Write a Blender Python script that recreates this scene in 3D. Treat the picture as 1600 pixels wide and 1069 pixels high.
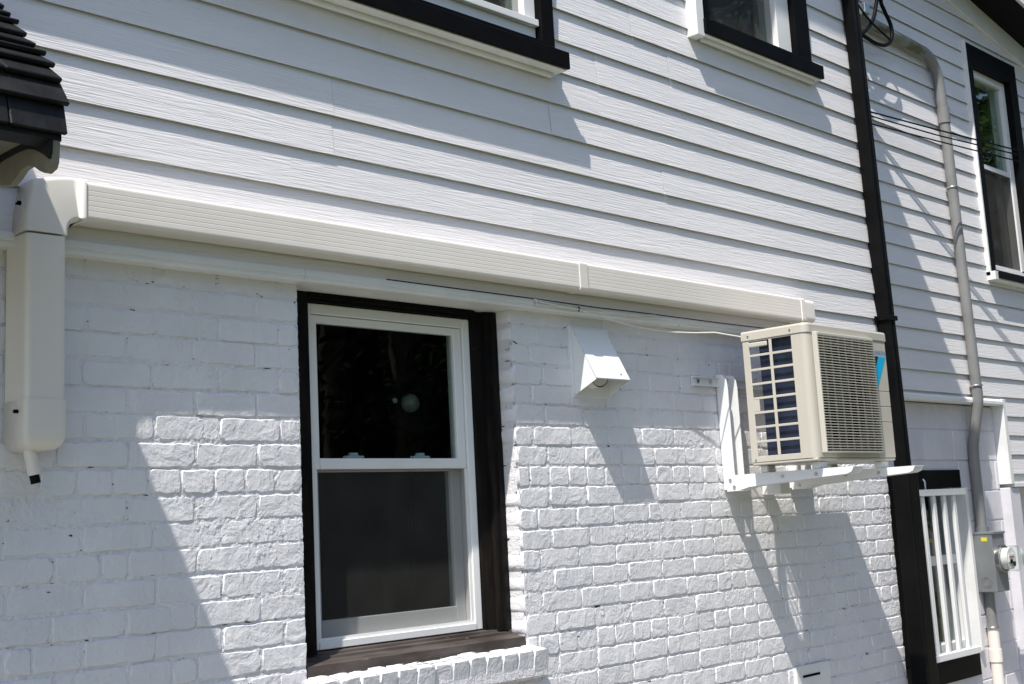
import bpy, bmesh, math, random
from mathutils import Vector, Matrix, noise

sc = bpy.context.scene
for o in list(bpy.data.objects):
    bpy.data.objects.remove(o)
COL = sc.collection
PI = math.pi

# ------------------------------------------------------------------ camera
CAM = Vector((-2.43700, -3.25813, -0.73229))
right = Vector((0.698030, -0.714198, -0.051724))
up = Vector((-0.081246, -0.150760, 0.985226))
fwd = Vector((0.711444, 0.683515, 0.163261))
cd = bpy.data.cameras.new('camera')
cd.sensor_width = 36.0
cd.lens = 2022.432 / 1600.0 * 36.0
cd.shift_x = (800.0 - 793.915) / 1600.0
cd.shift_y = (485.324 - 534.5) / 1600.0
cd.clip_start = 0.05
cd.clip_end = 600.0
cam = bpy.data.objects.new('camera', cd)
COL.objects.link(cam)
m3 = Matrix((right, up, -fwd)).transposed()
cam.matrix_world = Matrix.Translation(CAM) @ m3.to_4x4()
sc.camera = cam

# ------------------------------------------------------------------ sky and sun
SUN = Vector((2.16, 1.0, -4.0)).normalized()          # the way the light travels
elev = math.asin(-SUN.z)
w = bpy.data.worlds.new('World')
sc.world = w
w.use_nodes = True
nt = w.node_tree
bg = nt.nodes['Background']
sky = nt.nodes.new('ShaderNodeTexSky')
sky.sky_type = 'NISHITA'
sky.sun_disc = False
sky.sun_elevation = elev
sky.sun_rotation = math.atan2(-SUN.x, -SUN.y)
sky.air_density = 1.0
sky.dust_density = 1.2
nt.links.new(sky.outputs[0], bg.inputs[0])
bg.inputs[1].default_value = 0.15
sd = bpy.data.lights.new('sun', 'SUN')
sd.energy = 4.5
sd.angle = math.radians(0.53)
sd.color = (1.0, 0.955, 0.875)
sun = bpy.data.objects.new('sun', sd)
COL.objects.link(sun)
sun.location = (-12, -8, 20)
sun.rotation_euler = SUN.to_track_quat('-Z', 'Y').to_euler()
sc.view_settings.view_transform = 'Standard'
sc.view_settings.look = 'None'
sc.view_settings.exposure = 0.45
sc.view_settings.gamma = 1.0
sc.view_settings.use_curve_mapping = False
sc.cycles.max_bounces = 8
sc.cycles.transparent_max_bounces = 16

GROUND = -2.26

# ------------------------------------------------------------------ materials
MATS = {}


def node(t, kind, **kw):
    n = t.nodes.new(kind)
    for k, v in kw.items():
        setattr(n, k, v)
    return n


def mat(name, col, rough=0.5, metal=0.0, col2=None, cscale=4.0, cstretch=(1, 1, 1), cpos=(0.35, 0.65),
        bumps=(), spec=0.5, specks=None, randobj=0.0, wave=None):
    """a painted surface: two tones mixed by noise in world space, bumps = (scale, stretch, distance, detail)"""
    m = bpy.data.materials.new(name)
    m.use_nodes = True
    t = m.node_tree
    b = t.nodes['Principled BSDF']
    b.inputs['Roughness'].default_value = rough
    b.inputs['Metallic'].default_value = metal
    b.inputs['Specular IOR Level'].default_value = spec
    b.inputs['Base Color'].default_value = (*col, 1)
    geo = node(t, 'ShaderNodeNewGeometry')
    pos = geo.outputs['Position']
    if randobj:
        inf = node(t, 'ShaderNodeObjectInfo')
        mul = node(t, 'ShaderNodeVectorMath', operation='SCALE')
        comb = node(t, 'ShaderNodeCombineXYZ')
        t.links.new(inf.outputs['Random'], comb.inputs[0])
        t.links.new(inf.outputs['Random'], comb.inputs[1])
        t.links.new(inf.outputs['Random'], comb.inputs[2])
        t.links.new(comb.outputs[0], mul.inputs[0])
        mul.inputs['Scale'].default_value = randobj
        add = node(t, 'ShaderNodeVectorMath', operation='ADD')
        t.links.new(pos, add.inputs[0])
        t.links.new(mul.outputs[0], add.inputs[1])
        pos = add.outputs[0]

    def nz(scale, stretch, detail, dist=0.0, rough_=0.55):
        mp = node(t, 'ShaderNodeMapping')
        mp.inputs['Scale'].default_value = stretch
        t.links.new(pos, mp.inputs[0])
        n = node(t, 'ShaderNodeTexNoise')
        n.inputs['Scale'].default_value = scale
        n.inputs['Detail'].default_value = detail
        n.inputs['Roughness'].default_value = rough_
        n.inputs['Distortion'].default_value = dist
        t.links.new(mp.outputs[0], n.inputs[0])
        return n.outputs[0]
    cout = None
    if col2 is not None:
        r = node(t, 'ShaderNodeValToRGB')
        r.color_ramp.elements[0].position = cpos[0]
        r.color_ramp.elements[1].position = cpos[1]
        r.color_ramp.elements[0].color = (*col, 1)
        r.color_ramp.elements[1].color = (*col2, 1)
        t.links.new(nz(cscale, cstretch, 5), r.inputs[0])
        cout = r.outputs[0]
        t.links.new(cout, b.inputs['Base Color'])
    if specks:
        sscale, sstretch, p0, p1, scol = specks
        r = node(t, 'ShaderNodeValToRGB')
        r.color_ramp.elements[0].position = p0
        r.color_ramp.elements[1].position = p1
        r.color_ramp.elements[0].color = (0, 0, 0, 1)
        r.color_ramp.elements[1].color = (1, 1, 1, 1)
        t.links.new(nz(sscale, sstretch, 4), r.inputs[0])
        mx = node(t, 'ShaderNodeMix', data_type='RGBA')
        t.links.new(r.outputs[0], mx.inputs[0])
        if cout is not None:
            t.links.new(cout, mx.inputs[6])
        else:
            mx.inputs[6].default_value = (*col, 1)
        mx.inputs[7].default_value = (*scol, 1)
        t.links.new(mx.outputs[2], b.inputs['Base Color'])
    last = None
    for (scale, stretch, dist, detail, distortion) in bumps:
        bp = node(t, 'ShaderNodeBump')
        bp.inputs['Strength'].default_value = 1.0
        bp.inputs['Distance'].default_value = dist
        t.links.new(nz(scale, stretch, detail, distortion), bp.inputs['Height'])
        if last is not None:
            t.links.new(last, bp.inputs['Normal'])
        last = bp.outputs[0]
    if last is not None:
        t.links.new(last, b.inputs['Normal'])
    MATS[name] = m
    return m


U = (1, 1, 1)
M_BRICK = mat('painted_brick', (0.69, 0.68, 0.705), 0.55, col2=(0.755, 0.745, 0.768), cscale=5.0,
              bumps=((15, U, 0.0055, 3, 1.2), (60, U, 0.0017, 4, 0.6), (150, U, 0.0006, 2, 0.0)), spec=0.35,
              specks=(26, (1, 1, 2.2), 0.735, 0.76, (0.10, 0.10, 0.11)))
M_MORTAR = mat('painted_mortar', (0.69, 0.675, 0.705), 0.6, col2=(0.75, 0.735, 0.765), cscale=7.0,
               bumps=((60, U, 0.0050, 4, 0.6), (150, U, 0.0016, 3, 0.0)), spec=0.3,
               specks=(18, (1, 1, 3.4), 0.635, 0.675, (0.06, 0.06, 0.065)))
M_SIDING = mat('painted_clapboard', (0.71, 0.695, 0.708), 0.5, col2=(0.76, 0.74, 0.752), cscale=2.5,
               cstretch=(0.4, 1, 3), randobj=37.0, spec=0.4,
               bumps=((1.0, (3.0, 3.0, 85.0), 0.0026, 3, 1.8), (1.0, (10, 10, 260.0), 0.0009, 2, 0.5)),
               specks=(9, (1, 1, 1), 0.80, 0.82, (0.22, 0.22, 0.22)))
M_TRIM = mat('white_trim_paint', (0.70, 0.705, 0.70), 0.45, col2=(0.78, 0.78, 0.775), cscale=6, bumps=((60, U, 0.0004, 3, 0),),
             specks=(30, U, 0.74, 0.78, (0.35, 0.34, 0.31)))
M_BLOCK = mat('painted_block', (0.58, 0.57, 0.61), 0.65, col2=(0.66, 0.645, 0.68), cscale=4,
              bumps=((40, U, 0.002, 5, 0), (120, U, 0.001, 3, 0)), specks=(14, U, 0.74, 0.77, (0.30, 0.30, 0.30)))
M_IVORY = mat('ivory_plastic', (0.745, 0.695, 0.635), 0.38, col2=(0.79, 0.745, 0.69), cscale=3, bumps=((9, U, 0.0008, 2, 0),),
              specks=(22, (1, 1, 2), 0.76, 0.80, (0.52, 0.48, 0.40)))
M_AC = mat('cream_enamel', (0.475, 0.445, 0.385), 0.38, col2=(0.51, 0.48, 0.42), cscale=3, bumps=((120, U, 0.0001, 2, 0),),
           specks=(30, (1, 1, 0.6), 0.74, 0.79, (0.47, 0.43, 0.36)))
M_GRILLE = mat('cream_grille', (0.53, 0.505, 0.445), 0.4)
M_COIL = mat('coil_fins', (0.012, 0.016, 0.035), 0.35, metal=0.0, col2=(0.02, 0.03, 0.06), cscale=8,
             bumps=((1.0, (700, 700, 3), 0.001, 1, 0),))
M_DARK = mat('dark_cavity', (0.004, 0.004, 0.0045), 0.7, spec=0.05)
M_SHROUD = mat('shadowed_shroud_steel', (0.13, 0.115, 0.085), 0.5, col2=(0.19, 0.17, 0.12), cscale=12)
M_FAN = mat('fan_blade', (0.05, 0.05, 0.05), 0.45)
M_BRACKET = mat('white_steel', (0.74, 0.75, 0.76), 0.35, col2=(0.79, 0.795, 0.80), cscale=5, bumps=((90, U, 0.0002, 2, 0),),
                specks=(40, U, 0.74, 0.78, (0.40, 0.36, 0.32)))
M_BLACK = mat('black_trim_paint', (0.0025, 0.0025, 0.0027), 0.55, spec=0.07, col2=(0.0055, 0.005, 0.005), cscale=8, bumps=((50, (1, 1, 0.3), 0.0006, 4, 0),),
              specks=(45, U, 0.735, 0.76, (0.11, 0.10, 0.09)))
M_CASING = mat('worn_black_casing', (0.0035, 0.003, 0.003), 0.55, spec=0.12, col2=(0.016, 0.012, 0.010), cscale=9, cstretch=(3, 3, 0.5), cpos=(0.45, 0.75), bumps=((40, (1, 1, 0.15), 0.001, 4, 0),), specks=(50, U, 0.72, 0.75, (0.10, 0.09, 0.08)))
M_BROWN = mat('weathered_dark_wood', (0.040, 0.031, 0.028), 0.65, spec=0.15, col2=(0.105, 0.088, 0.080), cscale=14, cstretch=(0.3, 1, 1),
              bumps=((30, (0.3, 1, 1), 0.0012, 5, 0),), specks=(60, (0.3, 1, 1), 0.66, 0.74, (0.14, 0.12, 0.11)))
M_VINYL = mat('white_vinyl', (0.74, 0.74, 0.735), 0.35, col2=(0.79, 0.79, 0.785), cscale=4, bumps=((80, U, 0.0002, 2, 0),),
              specks=(24, U, 0.76, 0.80, (0.45, 0.44, 0.42)))
M_TILE = mat('black_roof_tile', (0.009, 0.009, 0.0098), 0.5, spec=0.2, col2=(0.018, 0.018, 0.019), cscale=18, bumps=((70, U, 0.0012, 5, 0),),
             specks=(38, U, 0.72, 0.75, (0.16, 0.16, 0.15)))
M_BEIGE = mat('beige_soffit_board', (0.17, 0.155, 0.12), 0.6, col2=(0.24, 0.22, 0.175), cscale=9, bumps=((40, U, 0.001, 4, 0),))
M_PIPE = mat('black_downpipe', (0.003, 0.003, 0.0032), 0.45, spec=0.10, col2=(0.0055, 0.0055, 0.006), cscale=6, bumps=((30, (1, 1, .3), 0.0008, 3, 0),),
             specks=(60, U, 0.74, 0.77, (0.09, 0.09, 0.09)))
M_CONDUIT = mat('grey_conduit', (0.19, 0.19, 0.19), 0.5, col2=(0.235, 0.235, 0.235), cscale=5, bumps=((60, U, 0.0004, 3, 0),))
M_CONDUIT_OLD = mat('mossy_conduit', (0.24, 0.245, 0.22), 0.6, col2=(0.115, 0.115, 0.065), cscale=7, cpos=(0.42, 0.60), bumps=((60, U, 0.0008, 3, 0),))
M_BOXGREY = mat('grey_meter_steel', (0.16, 0.17, 0.18), 0.45, col2=(0.20, 0.21, 0.22), cscale=6, bumps=((40, U, 0.0003, 3, 0),),
                specks=(40, U, 0.73, 0.77, (0.30, 0.30, 0.30)))
M_METAL = mat('galvanised_metal', (0.62, 0.62, 0.60), 0.32, metal=1.0, col2=(0.5, 0.5, 0.49), cscale=30)
M_STICKER = mat('yellow_sticker', (0.70, 0.60, 0.04), 0.5)
M_CABLE_B = mat('black_cable', (0.004, 0.004, 0.0045), 0.55, spec=0.1)
M_CABLE_W = mat('white_cable', (0.66, 0.65, 0.61), 0.5)
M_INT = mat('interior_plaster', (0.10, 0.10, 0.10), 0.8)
M_BLUE = mat('logo_blue', (0.0, 0.20, 0.52), 0.4)
M_CYAN = mat('logo_cyan', (0.0, 0.42, 0.72), 0.4)
M_INK = mat('logo_black', (0.01, 0.012, 0.02), 0.4)
M_RED = mat('red_mark', (0.45, 0.03, 0.02), 0.5)
M_GROUND = mat('lawn', (0.065, 0.085, 0.030), 0.9, col2=(0.12, 0.125, 0.06), cscale=1.5, bumps=((60, U, 0.02, 4, 0),))
M_PAVE = mat('concrete_bounce_path', (0.23, 0.22, 0.21), 0.85, col2=(0.29, 0.28, 0.26), cscale=2.5, bumps=((90, U, 0.002, 4, 0),))
M_BARK = mat('bark', (0.06, 0.045, 0.03), 0.9, bumps=((12, (1, 1, .2), 0.02, 4, 0),))
M_LEAF = mat('dark_leaf', (0.010, 0.018, 0.007), 0.7, col2=(0.022, 0.034, 0.012), cscale=1.2, spec=0.1)
M_LEAF2 = mat('green_leaf', (0.045, 0.09, 0.018), 0.5, col2=(0.09, 0.15, 0.03), cscale=1.2, spec=0.2)
M_TWIG = mat('dry_twig', (0.035, 0.03, 0.026), 0.8)
M_ROOFING = mat('asphalt_shingle', (0.03, 0.03, 0.032), 0.9, bumps=((60, U, 0.003, 3, 0),))
M_LAMP = mat('pale_fitting', (0.40, 0.39, 0.37), 0.5, col2=(0.22, 0.22, 0.21), cscale=40)


def glass_mat(name, tint=(0.80, 0.86, 0.84)):
    m = bpy.data.materials.new(name)
    m.use_nodes = True
    t = m.node_tree
    t.nodes.clear()
    out = node(t, 'ShaderNodeOutputMaterial')
    g0 = node(t, 'ShaderNodeNewGeometry')
    dt = node(t, 'ShaderNodeVectorMath', operation='DOT_PRODUCT')
    t.links.new(g0.outputs['Normal'], dt.inputs[0])
    t.links.new(g0.outputs['Incoming'], dt.inputs[1])
    ab = node(t, 'ShaderNodeMath', operation='ABSOLUTE')
    t.links.new(dt.outputs['Value'], ab.inputs[0])
    om = node(t, 'ShaderNodeMath', operation='SUBTRACT')
    om.inputs[0].default_value = 1.0
    t.links.new(ab.outputs[0], om.inputs[1])
    pw = node(t, 'ShaderNodeMath', operation='POWER')
    t.links.new(om.outputs[0], pw.inputs[0])
    pw.inputs[1].default_value = 5.0
    fr = node(t, 'ShaderNodeMath', operation='MULTIPLY_ADD')      # Schlick reflectance of a thin pane
    t.links.new(pw.outputs[0], fr.inputs[0])
    fr.inputs[1].default_value = 0.95
    fr.inputs[2].default_value = 0.045
    tr = node(t, 'ShaderNodeBsdfTransparent')
    tr.inputs[0].default_value = (*tint, 1)
    gl = node(t, 'ShaderNodeBsdfGlossy')
    gl.inputs['Roughness'].default_value = 0.01
    gl.inputs[0].default_value = (1, 1, 1, 1)
    geo = node(t, 'ShaderNodeNewGeometry')
    n = node(t, 'ShaderNodeTexNoise')
    n.inputs['Scale'].default_value = 3.0
    bp = node(t, 'ShaderNodeBump')
    bp.inputs['Distance'].default_value = 0.0015
    t.links.new(geo.outputs['Position'], n.inputs[0])
    t.links.new(n.outputs[0], bp.inputs['Height'])
    t.links.new(bp.outputs[0], gl.inputs['Normal'])
    mx = node(t, 'ShaderNodeMixShader')
    t.links.new(fr.outputs[0], mx.inputs[0])
    t.links.new(tr.outputs[0], mx.inputs[1])
    t.links.new(gl.outputs[0], mx.inputs[2])
    t.links.new(mx.outputs[0], out.inputs[0])
    return m


def screen_mat(name, cover=0.42, col=(0.055, 0.053, 0.05)):
    m = bpy.data.materials.new(name)
    m.use_nodes = True
    t = m.node_tree
    t.nodes.clear()
    out = node(t, 'ShaderNodeOutputMaterial')
    tr = node(t, 'ShaderNodeBsdfTransparent')
    df = node(t, 'ShaderNodeBsdfDiffuse')
    geo = node(t, 'ShaderNodeNewGeometry')
    n = node(t, 'ShaderNodeTexNoise')
    n.inputs['Scale'].default_value = 9.0
    n.inputs['Detail'].default_value = 5.0
    t.links.new(geo.outputs['Position'], n.inputs[0])
    r = node(t, 'ShaderNodeValToRGB')
    r.color_ramp.elements[0].position = 0.3
    r.color_ramp.elements[1].position = 0.75
    r.color_ramp.elements[0].color = (*[c * 0.85 for c in col], 1)
    r.color_ramp.elements[1].color = (*[c * 1.35 for c in col], 1)
    t.links.new(n.outputs[0], r.inputs[0])
    t.links.new(r.outputs[0], df.inputs[0])
    mx = node(t, 'ShaderNodeMixShader')
    mx.inputs[0].default_value = cover
    t.links.new(tr.outputs[0], mx.inputs[1])
    t.links.new(df.outputs[0], mx.inputs[2])
    t.links.new(mx.outputs[0], out.inputs[0])
    return m


M_GLASS = glass_mat('window_glass')
M_SCREEN = screen_mat('insect_screen')
M_SCREEN2 = screen_mat('dense_insect_screen', 0.72, (0.045, 0.043, 0.041))
M_METERGLASS = glass_mat('meter_glass', (0.93, 0.95, 0.94))

# ------------------------------------------------------------------ mesh helpers


class MB:
    """collects pieces of ONE part in world coordinates"""

    def __init__(self):
        self.v = []
        self.f = []
        self.smooth = []

    def add(self, verts, faces, smooth=False):
        o = len(self.v)
        self.v += [tuple(p) for p in verts]
        for f in faces:
            self.f.append(tuple(i + o for i in f))
            self.smooth.append(smooth)
        return self

    def box(self, x0, x1, y0, y1, z0, z1, bevel=0.0, segs=2):
        bm = bmesh.new()
        vs = [bm.verts.new((x, y, z)) for z in (z0, z1) for y in (y0, y1) for x in (x0, x1)]
        for q in ((0, 2, 3, 1), (4, 5, 7, 6), (0, 1, 5, 4), (2, 6, 7, 3), (0, 4, 6, 2), (1, 3, 7, 5)):
            bm.faces.new([vs[i] for i in q])
        if bevel:
            bmesh.ops.bevel(bm, geom=bm.edges[:], offset=bevel, segments=segs, profile=0.5, affect='EDGES')
        bm.verts.index_update()
        self.add([v.co.copy() for v in bm.verts], [[v.index for v in f.verts] for f in bm.faces])
        bm.free()
        return self

    def prism(self, prof, axis, a, b, smooth=False, cap=True):
        """closed profile (p,q) swept along axis: X -> (y,z), Y -> (x,z), Z -> (x,y)"""
        def P(t, p, q):
            return (t, p, q) if axis == 'X' else ((p, t, q) if axis == 'Y' else (p, q, t))
        n = len(prof)
        vs = [P(a, *p) for p in prof] + [P(b, *p) for p in prof]
        fs = [(i, (i + 1) % n, n + (i + 1) % n, n + i) for i in range(n)]
        self.add(vs, fs, smooth)
        if cap:
            self.add(vs, [tuple(range(n))[::-1], tuple(range(n, 2 * n))])
        return self

    def tube(self, pts, r, seg=12, cap=True, smooth=True):
        pts = [Vector(p) for p in pts]
        rs = r if isinstance(r, (list, tuple)) else [r] * len(pts)
        d0 = (pts[1] - pts[0]).normalized()
        n = d0.orthogonal().normalized()
        rings = []
        for i, p in enumerate(pts):
            if i == 0:
                d = d0
            elif i == len(pts) - 1:
                d = (pts[i] - pts[i - 1]).normalized()
            else:
                d = ((pts[i + 1] - p).normalized() + (p - pts[i - 1]).normalized()).normalized()
            n = (n - d * n.dot(d)).normalized()
            bn = d.cross(n)
            rings.append([p + (n * math.cos(2 * PI * k / seg) + bn * math.sin(2 * PI * k / seg)) * rs[i] for k in range(seg)])
        vs = [q for ring in rings for q in ring]
        fs = []
        for i in range(len(pts) - 1):
            for k in range(seg):
                k2 = (k + 1) % seg
                fs.append((i * seg + k, i * seg + k2, (i + 1) * seg + k2, (i + 1) * seg + k))
        self.add(vs, fs, smooth)
        if cap:
            self.add(rings[0], [tuple(range(seg))[::-1]])
            self.add(rings[-1], [tuple(range(seg))])
        return self

    def disc_cyl(self, c, axis, r, h, seg=20, bevel=0.0):
        c = Vector(c)
        axis = Vector(axis).normalized()
        if bevel:
            return self.tube([c, c + axis * (h - bevel), c + axis * h], [r, r, r - bevel], seg)
        return self.tube([c, c + axis * h], r, seg)

    def sheet(self, quad, nx=1, nz=1):
        a, b, c, d = [Vector(q) for q in quad]
        vs = []
        for j in range(nz + 1):
            for i in range(nx + 1):
                u, v = i / nx, j / nz
                vs.append(a * (1 - u) * (1 - v) + b * u * (1 - v) + c * u * v + d * (1 - u) * v)
        fs = [(j * (nx + 1) + i, j * (nx + 1) + i + 1, (j + 1) * (nx + 1) + i + 1, (j + 1) * (nx + 1) + i) for j in range(nz) for i in range(nx)]
        return self.add(vs, fs)

    def mesh(self, name, material, origin=(0, 0, 0), fix=True):
        me = bpy.data.meshes.new(name)
        ox, oy, oz = origin
        me.from_pydata([(x - ox, y - oy, z - oz) for x, y, z in self.v], [], self.f)
        me.polygons.foreach_set('use_smooth', self.smooth)
        if fix:
            bm = bmesh.new()
            bm.from_mesh(me)
            bmesh.ops.recalc_face_normals(bm, faces=bm.faces[:])
            bm.to_mesh(me)
            bm.free()
        me.materials.append(material)
        me.update()
        return me


ORG = {}


def thing(name, label, cat, loc, group=None, kind=None):
    o = bpy.data.objects.new(name, None)
    COL.objects.link(o)
    o.location = loc
    o.empty_display_size = 0.1
    o['label'] = label
    o['category'] = cat
    if group:
        o['group'] = group
    ORG[o.name] = Vector(loc)
    return o


def part(name, mb, material, parent, label=None, kind=None, fix=True):
    org = ORG[parent.name]
    o = bpy.data.objects.new(name, mb.mesh(name, material, org, fix))
    COL.objects.link(o)
    o.parent = parent
    ORG[o.name] = org
    if label:
        o['label'] = label
    if kind:
        o['kind'] = kind
    return o


def single(name, mb, material, label, cat, loc, group=None):
    o = bpy.data.objects.new(name, mb.mesh(name, material, loc))
    COL.objects.link(o)
    o.location = loc
    o['label'] = label
    o['category'] = cat
    if group:
        o['group'] = group
    ORG[o.name] = Vector(loc)
    return o


def struct(name, mb, material):
    o = bpy.data.objects.new(name, mb.mesh(name, material))
    COL.objects.link(o)
    o['kind'] = 'structure'
    return o


def box(*a, **k):
    return MB().box(*a, **k)


def roundrect(y0, y1, z0, z1, r, n=5, skip=()):
    """rounded rectangle profile, counter-clockwise"""
    pts = []
    for (cx, cz, a0, key) in ((y1 - r, z1 - r, 0, 'tr'), (y0 + r, z1 - r, 90, 'tl'), (y0 + r, z0 + r, 180, 'bl'), (y1 - r, z0 + r, 270, 'br')):
        if key in skip:
            pts.append({'tr': (y1, z1), 'tl': (y0, z1), 'bl': (y0, z0), 'br': (y1, z0)}[key])
        else:
            for i in range(n + 1):
                a = math.radians(a0 + 90 * i / n)
                pts.append((cx + r * math.cos(a), cz + r * math.sin(a)))
    return pts


# ------------------------------------------------------------------ ground
struct('ground', MB().sheet([(-250, -250, GROUND - 0.004), (250, -250, GROUND - 0.004), (250, 250, GROUND - 0.004), (-250, 250, GROUND - 0.004)]), M_GROUND)
struct('bounce_path', MB().sheet([(-9, -1.5, GROUND), (16, -1.5, GROUND), (16, 0.8, GROUND), (-9, 0.8, GROUND)]), M_PAVE)  # unseen strip, added and sized for light bounced onto the wall

# ------------------------------------------------------------------ the house
H = 0.075                    # brick course
L = 0.2146                   # stretcher pitch
JX0, JX1 = 0.0, 0.9634       # window opening in the brickwork
CORNER = 3.68
BTOP = 0.049                 # top of the brickwork
SILLZ = -1.137
house = thing('house', 'white painted brick house with white clapboard upper storey and black trimmed windows', 'house', (0.5, 2.0, GROUND))

rng = random.Random(7)


def fbm(x, y, z, o=3):
    return noise.fractal(Vector((x, y, z)), 1.0, 2.0, o, noise_basis='PERLIN_ORIGINAL')


def brick_mesh(name, ln, ht, seed, nx, material=M_BRICK, depth=0.095, rough=1.0):
    """a worn, thickly painted brick: uneven outline, soft arris, dented face; front looks to -Y, origin at front centre"""
    r = random.Random(seed)
    nz_ = 3 if nx > 2 else 2
    mb = MB()
    off = r.uniform(0, 90)

    def outl(u, v):
        # u, v in 0..1; returns x, z on the outline with wobble and round corners
        x = (u - .5) * ln
        z = (v - .5) * ht
        wx = (noise.noise(Vector((x * 26 + off, z * 26, 1.7))) * 0.0035 + noise.noise(Vector((x * 75 + off, z * 75, 2.7))) * 0.0034) * rough
        wz = (noise.noise(Vector((x * 26 + off, z * 26, 9.1))) * 0.0032 + noise.noise(Vector((x * 75 + off, z * 75, 7.7))) * 0.0040) * rough
        ex, ez = (u in (0, 1)), (v in (0, 1))
        if ex and ez:
            c = (r.uniform(0.006, 0.012) if r.random() < 0.14 else r.uniform(0.0004, 0.0035)) * rough
            x -= math.copysign(c, x)
            z -= math.copysign(c * 0.7, z)
        return x + wx, z + wz
    grid = {}
    P = []
    for j in range(nz_ + 1):
        for i in range(nx + 1):
            u, v = i / nx, j / nz_
            x, z = outl(u, v)
            edge = i in (0, nx) or j in (0, nz_)
            inset = r.uniform(0.0014, 0.0046)
            if edge:
                sx = -math.copysign(inset, u - .5) if i in (0, nx) else 0
                sz = -math.copysign(inset, v - .5) if j in (0, nz_) else 0
                y = -0.0002 + r.uniform(-0.0004, 0.0007) + fbm(x * 12 + off, z * 12, 3.3) * 0.0011 * rough
                grid[i, j] = len(P)
                P.append((x + sx, y, z + sz))
            else:
                y = -0.0003 + fbm(x * 12 + off, z * 12, 3.3) * 0.0011 * rough
                grid[i, j] = len(P)
                P.append((x, y, z))
    F = [(grid[i, j], grid[i + 1, j], grid[i + 1, j + 1], grid[i, j + 1]) for j in range(nz_) for i in range(nx)]
    ring = [(i, 0) for i in range(nx)] + [(nx, j) for j in range(nz_)] + [(nx - i, nz_) for i in range(nx)] + [(0, nz_ - j) for j in range(nz_)]
    base = len(P)
    n = len(ring)
    for (i, j) in ring:
        x, z = outl(i / nx, j / nz_)
        P.append((x, 0.0030, z))
    for (i, j) in ring:
        x, z = outl(i / nx, j / nz_)
        P.append((x, depth, z))
    dup = len(P)                      # the arris is its own strip, so the face keeps its flat shading
    for k in range(n):
        P.append(P[grid[ring[k]]])
    for k in range(n):
        k2 = (k + 1) % n
        F.append((dup + k, base + k, base + k2, dup + k2))
        F.append((base + k, base + n + k, base + n + k2, base + k2))
    mb.add(P, F, True)
    return mb, name, material


VAR = {}


def brick_variant(ln):
    """a shared mesh for this length (rounded to 5 mm)"""
    key = max(0.03, round(ln / 0.005) * 0.005)
    if key not in VAR:
        nvar = 9 if abs(key - 0.205) < 0.004 or abs(key - 0.09) < .008 else 2
        VAR[key] = []
        for s in range(nvar):
            nx = max(3, min(12, int(key / 0.016)))
            mb, nm, mt = brick_mesh('brick', key, H - 0.0080, int(key * 1000) * 17 + s * 101, nx)
            VAR[key].append(mb.mesh('brick', mt))
    return rng.choice(VAR[key])


# --- mortar bed (one rough painted sheet, real relief)
wall = MB()


def mortar_sheet(x0, x1, z0, z1, d=0.0046):
    nx = max(2, int((x1 - x0) / d))
    nz_ = max(2, int((z1 - z0) / d))
    vs = []
    for j in range(nz_ + 1):
        z = z0 + (z1 - z0) * j / nz_
        k = (-z / H) % 1.0
        fill = max(0.0, min(1.0, (z + 0.20) / 0.16))       # the top courses are painted nearly flush
        for i in range(nx + 1):
            x = x0 + (x1 - x0) * i / nx
            a = noise.noise(Vector((x * 38, z * 38, 0.0)))
            b = noise.noise(Vector((x * 92, z * 92, 5.0)))
            big = noise.noise(Vector((x * 3.1, z * 7.0, 8.0)))
            bed = max(0.0, 1 - min(k, 1 - k) * H / 0.010)
            big2 = noise.noise(Vector((x * 2.3, z * 16.0, 3.0)))
            y = 0.0021 + a * 0.0018 + b * 0.0024 + big * 0.0016 + bed * (0.0014 + 0.0034 * big2)
            y = y * (1 - fill) + (0.0016 + a * 0.0013 + b * 0.0012 + big * 0.0010 + bed * (0.0022 + 0.0036 * big2)) * fill
            vs.append((x, y, z))
    fs = [(j * (nx + 1) + i, j * (nx + 1) + i + 1, (j + 1) * (nx + 1) + i + 1, (j + 1) * (nx + 1) + i) for j in range(nz_) for i in range(nx)]
    wall.add(vs, fs, True)


mortar_sheet(-1.45, JX0 - 0.001, -1.75, BTOP)
mortar_sheet(JX1 + 0.001, CORNER - 0.004, -1.75, BTOP)
mortar_sheet(JX0 - 0.004, JX1 + 0.004, -1.75, -1.24)
# masonry body behind the sheet
wall.box(-4.0, JX0 - 0.0012, 0.012, 0.24, GROUND - 0.1, BTOP)
wall.box(JX1 + 0.0012, CORNER - 0.003, 0.012, 0.24, GROUND - 0.1, BTOP)
wall.box(JX0 - 0.003, JX1 + 0.003, 0.012, 0.24, GROUND - 0.1, -1.245)
brick_wall = part('brick_wall', wall, M_MORTAR, house, fix=True)

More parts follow.
